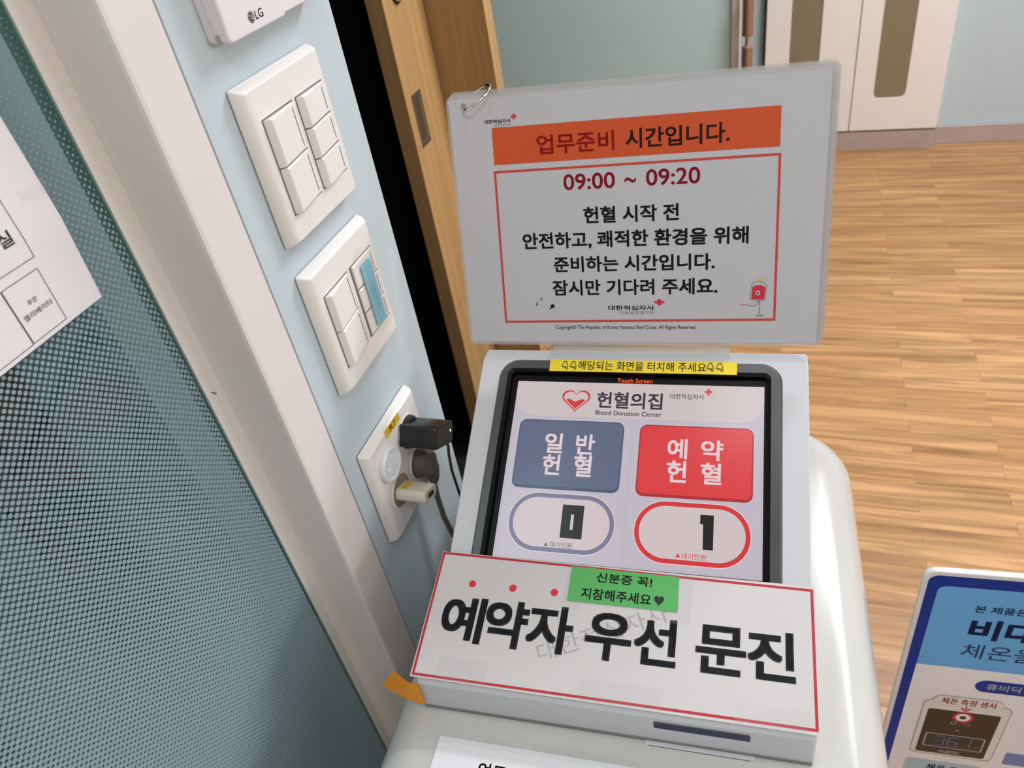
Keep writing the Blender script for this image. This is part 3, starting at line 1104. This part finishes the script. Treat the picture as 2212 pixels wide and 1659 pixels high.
# touch screen
b = MB(F)
b.slab(R4(-0.0054, BOT + 0.004, 0.2178, 0.0068), -0.0009, 0.0004, M['bezel_in'])
scr = b.build('touch_screen', kio)
b = MB(F)
b.flat(sh(R4(0.2, 0.2, 216.0, 162.4)), 0.0006, M['s_base'])
for x0, x1 in ((3.5, 107.0), (110.0, 213.0)):
    b.flat(rrect(x0 * .001, -0.1600, x1 * .001, -0.0350, 0.008), 0.00065, M['s_col'])
b.build('display', scr)
b = MB(F)
b.flat(rrect(0.0002, -0.0338, 0.2160, -0.0002, (0.020, 0.020, 0.001, 0.001), 8), 0.0008, M['s_head'])
hd = []
for i in range(48):
    t = 2 * math.pi * i / 48
    hd.append((16 * math.sin(t) ** 3, 13 * math.cos(t) - 5 * math.cos(2 * t) - 2 * math.cos(3 * t) - math.cos(4 * t)))


def heart(k, cx=55.99, cy=19.0):
    return sh([(cx + x / 16 * 12.7 * k, cy - (y + 2.5) / 14.6 * 11.1 * k) for x, y in hd])


b.flat(heart(1.0), 0.0010, M['s_ringr'])
b.flat(heart(0.86), 0.0011, M['s_head'])
hl = [(x, y) for x, y in heart(0.74)]
wave = []
for x, y in hl:
    lim = -0.0178 + 0.0012 * math.sin(x * 520 + 1.0)
    wave.append((x, min(y, lim)))
b.flat(wave, 0.0012, M['s_ringr'])
b.text('헌혈의집', mm((74.87, 8.64, 132.19, 24.55)), 0.0010, M['s_ink'], 0.022)
b.text('Blood Donation Center', mm((74.79, 26.57, 132.21, 31.07)), 0.0010, M['s_ink'], 0.015)
b.text('대한적십자사', mm((138.2, 8.75, 167.02, 13.66)), 0.0010, M['s_ink'], 0.01)
cross(b, 170.5, 6.3, 3.0, 3.1, 0.0010, M['s_ringr'], 0.33)
b.build('screen_header', scr)


def sbtn(x0, y0, x1, y1, m, md, words, label):
    o = MB(F)
    o.flat(rrect(x0 * .001, -y1 * .001, x1 * .001, -y0 * .001, 0.0065), 0.0008, M[md])
    o.flat(rrect((x0 + 1.2) * .001, -(y1 - 2.6) * .001, (x1 - 1.2) * .001, -(y0 + 1.2) * .001, 0.0055), 0.0009, M[m])
    for ch, r_ in words:
        o.text(ch, mm(r_), 0.0010, M['s_white'], 0.022)
    tag(o.build('screen_button', scr), label)


sbtn(7.6, 37.5, 101.3, 101.3, 's_blue', 's_blue_d', (('일', (32.7, 50.0, 48.8, 68.6)), ('반', (60.5, 49.8, 77.0, 68.5)), ('헌', (32.9, 69.9, 48.6, 88.5)), ('혈', (60.5, 68.8, 76.3, 88.6))), 'slate blue button')
sbtn(114.8, 38.4, 208.2, 102.0, 's_red', 's_red_d', (('예', (139.0, 50.2, 155.3, 68.0)), ('약', (166.4, 50.2, 184.2, 68.2)), ('헌', (139.3, 69.6, 155.4, 88.6)), ('혈', (166.7, 70.1, 183.4, 88.7))), 'red button')


def counter(x0, y0, x1, y1, m, label):
    o = MB(F)
    R_ = (y1 - y0) / 2

    def cap(i, h_, mt):
        o.flat(rrect((x0 + i) * .001, -(y1 - i) * .001, (x1 - i) * .001, -(y0 + i) * .001, (R_ - i) * .001 * 0.98, 12), h_, M[mt])
    cap(0, 0.0008, 's_white')
    cap(0.7, 0.0009, m)
    cap(4.4, 0.0010, 's_pill')
    return o


o = counter(9.4, 104.3, 100.6, 155.5, 's_ring', '')
Z0 = [(55.5, 113.9), (73.8, 113.9), (74.0, 142.3), (55.6, 142.3)]
Z1 = [(63.3, 122.0), (65.8, 122.0), (65.8, 135.0), (63.4, 135.0)]
o.ring(sh(Z0), sh(Z1), 0.0012, M['s_black'])
o.flat(sh([(43.1, 150.2), (46.7, 150.2), (44.9, 146.8)]), 0.0012, M['s_grey'])
o.text('대기인원', mm((48.15, 146.0, 66.6, 150.7)), 0.0012, M['s_grey'], 0.008)
tag(o.build('screen_counter', scr), 'blue ringed counter showing 0')
o = counter(115.8, 104.5, 207.7, 156.3, 's_ringr', '')
o.flat(sh([(168.2, 114.3), (178.7, 114.3), (178.9, 142.4), (171.0, 142.4), (170.6, 122.0), (168.3, 122.0)]), 0.0012, M['s_black'])
o.flat(sh([(150.4, 150.1), (154.0, 150.1), (152.2, 146.7)]), 0.0012, M['s_ringr'])
o.text('대기인원', mm((155.2, 146.3, 173.7, 150.8)), 0.0012, M['s_ringr'], 0.008)
tag(o.build('screen_counter', scr), 'red ringed counter showing 1')
o = MB(F)
o.text('Touch Screen', mm((91.4, -4.75, 122.4, -0.8)), 0.0007, M['s_led'], 0.0)
o.build('backlit_lettering', scr)
# yellow label on the bezel
o = MB(F)
o.slab(sh(R4(29.6, -19.5, 193.4, -7.7)), 0.0070, 0.0072, M['yellow'])
lb = o.build('instruction_label', kio)
tag(lb, 'yellow label strip')
o = MB(F)
o.text('해당되는 화면을 터치해 주세요', mm((55.66, -18.4, 167.85, -9.6)), 0.0074, M['ink'], 0.004)


def point_down(x0, y0, x1, y1):
    """outline of a downward pointing hand"""
    w_, h_ = x1 - x0, y1 - y0

    def stroke(pts, t=0.34):
        for i in range(len(pts) - 1):
            (ax, ay), (bx, by) = pts[i], pts[i + 1]
            dx, dy = bx - ax, by - ay
            l = math.hypot(dx, dy)
            nx, ny_ = -dy / l * t, dx / l * t
            o.flat(sh([(ax + nx, ay + ny_), (bx + nx, by + ny_), (bx - nx, by - ny_), (ax - nx, ay - ny_)]), 0.0074, M['ink'])
    P_ = lambda u, v: (x0 + u * w_, y0 + v * h_)
    stroke([P_(.32, .0), P_(.72, .0), P_(.80, .28), P_(1, .50), P_(.97, .86), P_(.93, 1), P_(.76, 1), P_(.70, .66), P_(.55, .80), P_(.45, .66), P_(.30, .80), P_(.25, .62), P_(.06, .72), P_(.0, .5), P_(.22, .25), P_(.32, 0)])


for r_ in ((41.1, -17.6, 46.3, -9.8), (48.6, -17.6, 53.8, -9.8), (168.6, -18.2, 173.9, -10.6), (176.4, -18.2, 181.9, -10.6)):
    point_down(*r_)
o.build('lettering', lb)
# fascia details
o = MB()
o.add([(0.1435, -0.2554, -0.0985), (0.2085, -0.2554, -0.0985), (0.2085, -0.2554, -0.1062), (0.1435, -0.2554, -0.1062)], [(0, 1, 2, 3)], M['navy'])
o.build('slot_sticker', kio)
o = MB()
o.box(HX0 + 0.001, HX1 - 0.001, -0.2556, -0.2500, -0.1262, -0.1222, M['groove'], 0.0006)
o.build('seam_strip', kio)
o = MB()
o.box(0.136, 0.2125, -0.2585, -0.250, -0.1285, -0.1250, M['kiosk'], 0.0008)
o.box(0.139, 0.2095, -0.2588, -0.2580, -0.1275, -0.1262, M['dark'])
o.build('ticket_slot', kio)

# ------------------------------------------------------------------ white banner lying across the lower face
SP = Vector((-0.256962, 0.366513, EYE - 0.493884))


def sign_m(P, yaw, tilt, inpl):
    x = Vector((math.cos(yaw), math.sin(yaw), 0))
    f = Vector((-math.sin(yaw), math.cos(yaw), 0))
    hdn = -f * math.cos(tilt) - Vector((0, 0, 1)) * math.sin(tilt)
    c, s_ = math.cos(inpl), math.sin(inpl)
    xx = c * x + s_ * hdn
    dd = -s_ * x + c * hdn
    n_ = xx.cross(-dd)
    m = Matrix(((xx.x, -dd.x, n_.x, P.x), (xx.y, -dd.y, n_.y, P.y), (xx.z, -dd.z, n_.z, P.z), (0, 0, 0, 1)))
    return m


bn = empty('notice_banner', None, 'long white banner with a red border and big black lettering across the kiosk front', 'sign', mtx=sign_m(SP, YAW, TW, 0.00294))
o = MB()
o.slab(sh(R4(0, 0, 292.5, 104.2)), 0.0, 0.0006, M['banner'])
o.build('sheet', bn)
o = MB()
BO = [(0.3, 0.4), (291.4, 2.2), (291.8, 101.9), (1.2, 103.0)]
BI = [(2.3, 2.3), (289.5, 4.1), (289.9, 100.0), (3.1, 101.1)]
o.ring(sh(BO), sh(BI), 0.00075, M['red_border'])
o.build('printed_border', bn)
o = MB()
wmx = MB(lambda p: (0.0985 + p[0] * math.cos(.43) - p[1] * math.sin(.43), -0.0810 + p[0] * math.sin(.43) + p[1] * math.cos(.43), p[2]))
wmx.text('대한적십자사', (0.0, -0.0145, 0.102, 0.0), 0.0007, mat('faint_watermark_ink', (168, 162, 162), 0.5), 0.0)
wmx.build('printed_watermark', bn)
for ch, r_ in (('예', (13.3, 37.1, 48.7, 73.9)), ('약', (49.2, 36.5, 83.9, 74.0)), ('자', (83.8, 36.5, 119.5, 73.6)), ('우', (129.3, 37.3, 164.0, 73.6)),
               ('선', (165.7, 37.3, 196.9, 72.7)), ('문', (210.1, 37.6, 245.3, 73.0)), ('진', (246.0, 37.2, 278.3, 72.6))):
    o.text(ch, mm(r_), 0.0008, M['ink'], 0.030)
o.build('printed_lettering', bn)
o = MB()
for x, y in ((32.1, 25.8), (66.3, 25.8), (100.3, 25.7)):
    o = MB()
    o.flat(sh(circle(x, y, 3.0)), 0.0008, M['dot_red'])
    o.build('printed_dot', bn)
# clear tape pieces
for r_ in ((108, 0.5, 122, 38), (186, 1, 206, 40), (20, 86, 60, 104), (130, 88, 190, 104), (240, 90, 287, 104)):
    o = MB()
    o.flat(sh(R4(*r_)), 0.00086, M['tape_clear'])
    o.build('clear_tape', bn)

gn = empty('sticky_note', None, 'green note asking for an ID, stuck on the white banner', 'note', mtx=sign_m(SP, YAW, TW, 0.00294) @ Matrix.Translation((0.1112, -0.0023, 0.0010)))
g0 = (111.2, 2.3)
gp_ = [(111.15 - g0[0], 2.26 - g0[1]), (195.15 - g0[0], 2.9 - g0[1]), (195.78 - g0[0], 30.9 - g0[1]), (111.5 - g0[0], 31.2 - g0[1])]
o = MB()
o.slab(sh(gp_), 0.0, 0.0002, M['green'])
o.build('paper', gn)
o = MB()
for tx, r_ in (('신분증 꼭!', (131.9, 5.6, 175.1, 13.7)), ('지참해주세요', (121.5, 19.2, 175.6, 28.3))):
    o.text(tx, mm((r_[0] - g0[0], r_[1] - g0[1], r_[2] - g0[0], r_[3] - g0[1])), 0.0004, M['ink'], 0.016)
hx_, hy_ = 181.4 - g0[0], 24.0 - g0[1]
o.build('printed_lettering', gn)
o = MB()
o.flat(sh([(hx_ + x / 16 * 3.7, hy_ - (y + 2.5) / 14.6 * 4.1) for x, y in hd]), 0.0004, M['ink'])
o.build('printed_heart', gn)

# orange tab poking out from under the banner's left end
ot = MB()
pa = [(-0.0290, -0.2460, -0.0900), (-0.0400, -0.2480, -0.0912), (-0.0480, -0.2490, -0.0925), (-0.0560, -0.2495, -0.0960)]
pb = [(-0.0300, -0.2585, -0.1130), (-0.0430, -0.2580, -0.1150), (-0.0580, -0.2560, -0.1160), (-0.0690, -0.2530, -0.1180)]
pa = [(-0.0330, -0.2565, -0.0925), (-0.0420, -0.2560, -0.0915), (-0.0500, -0.2530, -0.0885), (-0.0555, -0.2500, -0.0885)]
pb = [(-0.0330, -0.2572, -0.1190), (-0.0430, -0.2572, -0.1185), (-0.0560, -0.2545, -0.1165), (-0.0705, -0.2510, -0.1125)]
ot.add(pa + pb, [(i, i + 1, 5 + i, 4 + i) for i in range(3)], M['orange_tab'], True)
off = [(x, y + 0.0003, z) for x, y, z in pa + pb]
ot.add(off, [(i, 4 + i, 5 + i, i + 1) for i in range(3)], M['orange_tab'], True)
ob = ot.build('sticky_tab', recalc=False)
ob.matrix_world = KM
tag(ob, 'orange sticky tab sticking out under the left end of the white banner', 'sticky tab')

# sheet taped on the pedestal top below the fascia
ps = empty('notice_sheet', None, 'white notice sheet taped to the pedestal below the kiosk head', 'paper sheet', mtx=KM @ Matrix.Translation((-0.016, -0.2765, ZT + 0.0008)))
o = MB()
o.slab(sh(R4(0, 0, 250, 74)), 0.0, 0.0003, M['paper'])
o.build('sheet', ps)
o = MB()
o.text('업무준비', mm((36, 14.5, 78, 26)), 0.0005, M['ink_soft'], 0.015)
o.build('printed_lettering', ps)
o = MB()
o.flat(sh(R4(-7, -5.5, 66, 4.0)), 0.0006, M['tape_clear'])
o.build('clear_tape', ps)
o = MB()
o.flat(sh(R4(70, -5.5, 150, 3.5)), 0.0006, M['tape_clear'])
o.build('clear_tape', ps)

# ------------------------------------------------------------------ laminated A4 notice on an acrylic stand
AP = Vector((-0.2754154, 0.5945086, EYE - 0.1909842))
AM = sign_m(AP, 0.0723057, 1.2643845, 0.0012734)
an = empty('notice_sign', None, 'large laminated notice with an orange title bar standing behind the touch screen', 'sign', mtx=AM)
W4, H4 = 0.303, 0.2152
o = MB()
o.slab(rrect(0.0022, -0.2125, 0.2988, -0.0030, 0.0008, 2), 0.0, 0.0003, M['paper_a4'])
o.build('sheet', an)
for q, (dx, dy, dh) in enumerate(((0, 0, 0.0008), (0.0012, 0.0016, -0.0012), (0.0022, 0.0030, -0.0024))):
    o = MB()
    o.slab(rrect(dx, -H4 + dy, W4 + dx, dy, 0.006, 5), dh - 0.0006, dh - 0.0004 if q else dh - 0.0003, M['film'])
    if q:
        o.slab(rrect(0.003 + dx, -0.2125 + dy, 0.2985 + dx, -0.0030 + dy, 0.0008, 5), dh - 0.0004, dh - 0.0002, M['paper_a4'])
        tag(o.build('rear_sheet', an), 'laminated sheet behind the front one')
    else:
        o.build('laminate', an)
hF = 0.0006
o = MB()
o.flat(sh([(37.9, 27.0), (264.7, 25.8), (264.9, 55.3), (37.5, 56.7)]), hF, M['orange'])
tb = o.build('title_bar', an)
o = MB()
o.text('업무준비', mm((75.2, 34.9, 139.0, 50.6)), hF + .0002, M['darkred'], 0.02)
o.text('시간입니다.', mm((147.9, 34.8, 227.8, 50.1)), hF + .0002, M['brown_ink'], 0.02)
o.build('lettering', tb)
o = MB()
o.ring(sh([(36.5, 61.6), (266.0, 60.1), (266.8, 193.1), (35.3, 194.6)]), sh([(38.4, 63.5), (264.1, 62.0), (264.9, 191.1), (37.2, 192.7)]), hF, M['red_frame'])
o.build('printed_frame', an)
o = MB()
o.text('09:00', mm((95.8, 67.3, 138.5, 80.2)), hF, M['crimson'], 0.018)
o.text('~', mm((146.2, 72.3, 155.6, 76.7)), hF, M['crimson'], 0.012)
o.text('09:20', mm((163.6, 66.9, 206.0, 79.8)), hF, M['crimson'], 0.018)
for tx, r_ in (('헌혈 시작 전', (111.3, 94.4, 189.4, 108.3)), ('안전하고, 쾌적한 환경을 위해', (57.3, 114.6, 243.8, 129.2)),
               ('준비하는 시간입니다.', (83.3, 135.7, 217.9, 149.4)), ('잠시만 기다려 주세요.', (81.1, 156.2, 220.4, 170.0))):
    o.text(tx, mm(r_), hF, M['ink'], 0.025)
o.text('Copyright© The Republic of Korea National Red Cross. All Rights Reserved.', mm((81.7, 196.9, 203.7, 201.4)), hF, M['ink_soft'], 0.004)
o.build('printed_lettering', an)
o = MB()
o.text('대한적십자사', mm((129.2, 179.1, 168.6, 183.6)), hF, M['ink'], 0.025)
o.text('서울동부혈액원', mm((138.8, 184.1, 168.4, 187.1)), hF, M['grey_ink'], 0.0)
cross(o, 172.9, 176.6, 4.2, 2.55, hF, M['cross'])
o.build('printed_logo', an)
o = MB()
o.text('대한적십자사', mm((32.0, 20.5, 54.8, 23.6)), hF, M['ink'], 0.025)
o.text('혈액관리본부', mm((40.1, 24.2, 54.8, 26.0)), hF, M['grey_ink'], 0.0)
cross(o, 57.4, 19.1, 2.5, 2.1, hF, M['cross'])
o.build('printed_logo', an)
# blood bag drawing
o = MB()


def stroke(o, pts, t, h_, m):
    for i in range(len(pts) - 1):
        (ax, ay), (bx, by) = pts[i], pts[i + 1]
        dx, dy = bx - ax, by - ay
        l = math.hypot(dx, dy) or 1
        nx, ny_ = -dy / l * t, dx / l * t
        o.flat(sh([(ax + nx, ay + ny_), (bx + nx, by + ny_), (bx - nx, by - ny_), (ax - nx, ay - ny_)]), h_, m)


bag = [(247.0, 175.6), (246.3, 174.0), (247.1, 163.0), (248.6, 160.6), (252.9, 159.6), (257.2, 160.8), (258.9, 163.4), (258.3, 174.4), (257.4, 176.0), (247.0, 175.6)]
o.flat(sh(circle(252.8, 176.6, 1.6, 10, 0.9)), hF, M['p_line'])
stroke(o, bag, 0.22, hF + .0001, M['grey_ink'])
o.flat(sh([(247.3, 174.8), (248.0, 164.4), (250.5, 163.2), (254.5, 163.0), (258.0, 164.8), (257.4, 175.2)]), hF + .00005, M['cross'])
o.flat(sh(circle(252.3, 169.5, 1.9, 18)), hF + .0001, M['paper'])
cross(o, 252.3, 169.5, 1.3, 1.3, hF + .00015, M['ink_soft'])
o.flat(sh(circle(253.8, 158.9, 1.5, 14)), hF + .0001, M['tape_yellow'])
stroke(o, [(253.9, 176.3), (254.2, 187.8)], 0.45, hF, M['grey_ink'])
o.flat(sh(circle(254.4, 188.5, 3.4, 18, 1.1)), hF, M['grey_ink'])
o.flat(sh(circle(254.4, 188.1, 3.0, 18, 0.7)), hF + .0001, M['p_line'])
stroke(o, [(252.6, 176.2), (252.4, 178.2), (250.8, 180.2), (247.5, 180.4), (243.2, 179.4), (240.8, 179.2), (239.1, 179.7)], 0.22, hF, M['cross'])
o.build('blood_bag_drawing', an)
o = MB()
for tx, r_ in (('♪', (64.8, 175.2, 67.2, 179.2)), ('♪', (69.3, 171.2, 71.2, 174.2)), ('♫', (77.0, 177.6, 81.5, 182.2))):
    o.text(tx, mm(r_), hF, M['ink_soft'], 0.01)
o.build('music_notes', an)
o = MB()
o.ring(sh(circle(15.3, 8.4, 2.4)), sh(circle(15.3, 8.4, 1.7)), 0.0008, M['grey_ink'])
o.flat(sh(circle(15.3, 8.4, 1.7)), 0.0007, M['p_line'])
o.build('punched_hole', an)
# binder ring through the hole, flopped to the right
o = MB()
pts = []
for i in range(41):
    t = 2 * math.pi * i / 40
    u, v = 0.0138 * (1 - math.cos(t)), 0.0138 * math.sin(t)
    # ring plane contains the up-right diagonal of the sheet and leans off it
    pts.append((0.0153 + u * 0.89 , -0.0084 + u * 0.44 - v * 0.46, 0.0006 + v * 0.84 + u * 0.10))
o.tube(pts, 0.0011, M['chrome'], 10, caps=False)
o.build('binder_ring', an)

hs = empty('sign_holder', None, 'clear acrylic sign holder on top of the kiosk head', 'sign holder', mtx=KM @ Matrix.Translation((0.108, 0.0165, 0.0158)))
o = MB()
pr = [(0.0030, -0.0022), (0.0175, -0.0022), (0.0175, 0.0003), (0.0068, 0.0003), (0.0058, 0.0030), (0.0108, 0.0180), (0.0190, 0.0440), (0.0170, 0.0445), (0.0085, 0.0185), (0.0030, 0.0020)]
o.loft([[(x, y, z) for y, z in pr] for x in (-0.079, 0.079)], M['acrylic'], smooth=False)
o.build('acrylic_bracket', hs)

# ------------------------------------------------------------------ thermometer poster on a stand, lower right
PP = Vector((0.15059123, 0.54941342, EYE - 0.6614199))
PM = sign_m(PP, math.radians(3.98), math.radians(89.96), 0.0)
po = empty('poster_stand', None, 'blue bordered thermometer poster board on a stand right of the kiosk', 'poster', mtx=PM)
o = MB()
o.slab(rrect(-0.003, -0.424, 0.300, 0.004, 0.012, 6), -0.006, -0.0002, M['p_edge'], 0.0008)
o.build('board', po)
o = MB()
o.box(0.135, 0.162, -PP.z + 0.012, -0.3, -0.026, -0.0062, M['p_edge'], 0.004)
o.build('stand_pole', po)
o = MB()
o.box(0.02, 0.28, -PP.z, -PP.z + 0.012, -0.15, 0.11, M['p_edge'], 0.004)
o.build('stand_base', po)
o = MB()
o.flat(rrect(0.0015, -0.420, 0.2955, -0.0015, 0.010, 6), 0.0, M['p_navy'])
o.flat(rrect(0.0116, -0.408, 0.2854, -0.0165, 0.009, 6), 0.0002, M['p_white'])
o.flat(rrect(0.0116, -0.1529, 0.2854, -0.0165, (0.0005, 0.0005, 0.009, 0.009), 6), 0.0003, M['p_sky'])
for x, y in ((42.6, 38.0), (33.2, 94.0)):
    for a_ in (0, 90):
        c_, s_ = math.cos(math.radians(a_)), math.sin(math.radians(a_))
        for sg in (-1, 1):
            o.flat(sh([(x + sg * c_ * 1.4 - s_ * .25, y + sg * s_ * 1.4 + c_ * .25), (x + sg * c_ * 6.0, y + sg * s_ * 6.0), (x + sg * c_ * 1.4 + s_ * .25, y + sg * s_ * 1.4 - c_ * .25)]), 0.0004, M['p_pale'])
o.build('printed_background', po)
o = MB()
o.text('본 제품은', mm((49.1, 42.5, 95.5, 53.6)), 0.0005, M['p_text'], 0.012)
o.text('비', mm((49.9, 64.3, 77.8, 98.8)), 0.0005, M['p_text'], 0.035)
o.text('대면', mm((82.9, 64.3, 143.0, 98.8)), 0.0005, M['p_text'], 0.035)
o.text('체온을', mm((49.5, 107.4, 120.0, 132.4)), 0.0005, M['p_text'], 0.0)
o.build('printed_lettering', po)
o = MB()
o.flat(rrect(0.0739, -0.1932, 0.180, -0.1706, 0.0112, 8), 0.0005, M['p_navy'])
o.text('휴비딕', mm((84.8, 175.5, 117.6, 188.0)), 0.0007, M['p_white'], 0.02)
o.build('printed_badge', po)
# pictured thermometer
o = MB()
o.flat(rrect(0.0300, -0.3410, 0.1190, -0.2190, 0.009, 6), 0.0005, M['p_line'])
o.flat(rrect(0.0312, -0.3390, 0.1178, -0.2200, 0.009, 6), 0.0006, M['p_edge'])
o.flat(rrect(0.0367, -0.3360, 0.1105, -0.2380, 0.003, 4), 0.0007, M['p_black'])
cx, cy = 73.8, 249.5
for rx, ry, m_ in ((10.6, 11.2, 'cross'), (7.4, 7.8, 'p_white'), (3.4, 3.6, 'p_black')):
    o.flat(sh(circle(cx, cy, rx, 28, ry)), 0.0008 + (11 - rx) * 0.00002, M[m_])
o.ring(sh(circle(66.6, 263.4, 3.2, 18)), sh(circle(66.6, 263.4, 2.2, 18)), 0.0008, M['p_line'])
o.ring(sh(circle(80.2, 263.5, 3.2, 18)), sh(circle(80.2, 263.5, 2.6, 18)), 0.0008, M['p_line'])
o.flat(sh(circle(73.2, 278.9, 1.3, 12)), 0.0008, M['p_line'])
o.ring(rrect(0.0421, -0.3213, 0.1052, -0.2902, 0.002, 4), rrect(0.0437, -0.3196, 0.1036, -0.2918, 0.001, 4), 0.0008, M['p_line'])


def seg7(o, digit, x, y, w_, h_, t, m):
    S_ = {'3': 'abgcd', '6': 'afgcde', '1': 'bc'}[digit]
    P_ = {'a': (0, 0, w_, t), 'g': (0, h_ / 2 - t / 2, w_, h_ / 2 + t / 2), 'd': (0, h_ - t, w_, h_), 'f': (0, 0, t, h_ / 2), 'b': (w_ - t, 0, w_, h_ / 2), 'e': (0, h_ / 2, t, h_), 'c': (w_ - t, h_ / 2, w_, h_)}
    for c_ in S_:
        a_ = P_[c_]
        o.flat(sh(R4(x + a_[0] + .3, y + a_[1] + .3, x + a_[2] - .3, y + a_[3] - .3)), 0.0008, m)


seg7(o, '3', 53.5, 294.8, 11.0, 21.5, 2.4, M['p_lcd'])
seg7(o, '6', 67.0, 294.8, 11.0, 21.5, 2.4, M['p_lcd'])
seg7(o, '1', 84.0, 294.8, 8.0, 21.5, 2.0, M['p_lcd'])
o.flat(sh(circle(80.5, 315.2, 1.2, 10)), 0.0008, M['p_lcd'])
o.text('℃', mm((96.0, 309.5, 101.0, 316.0)), 0.0008, M['p_lcd'])
o.text('HuBDIC', mm((61.7, 326.0, 84.8, 333.2)), 0.0008, M['p_white'], 0.02)
o.build('thermometer_picture', po)
o = MB()
o.flat(rrect(0.0387, -0.2278, 0.1088, -0.2080, 0.0098, 8), 0.0009, M['p_line'])
o.flat(rrect(0.0391, -0.2274, 0.1084, -0.2084, 0.0094, 8), 0.0010, M['p_edge'])
o.text('체온 측정 센서', mm((47.0, 211.5, 101.1, 223.8)), 0.0011, M['cross'], 0.014)
o.flat(sh([(72.6, 226.0), (74.6, 226.0), (74.6, 231.0), (72.6, 231.0)]), 0.0011, M['cross'])
stroke(o, [(68.9, 229.8), (73.6, 235.6), (78.3, 229.8)], 1.1, 0.0011, M['cross'])
o.build('callout_bubble', po)
o = MB()
o.flat(rrect(0.0300, -0.400, 0.112, -0.3560, 0.003, 4), 0.0005, M['p_pale'])
o.text('체온 측정', mm((54.5, 364.0, 100.0, 378.0)), 0.0007, M['p_text'], 0.02)
o.flat(sh([(131.0, 341.0), (131.0, 314.0), (200.0, 314.0), (200.0, 341.0)]), 0.0005, M['p_slate'])
o.build('printed_captions', po)
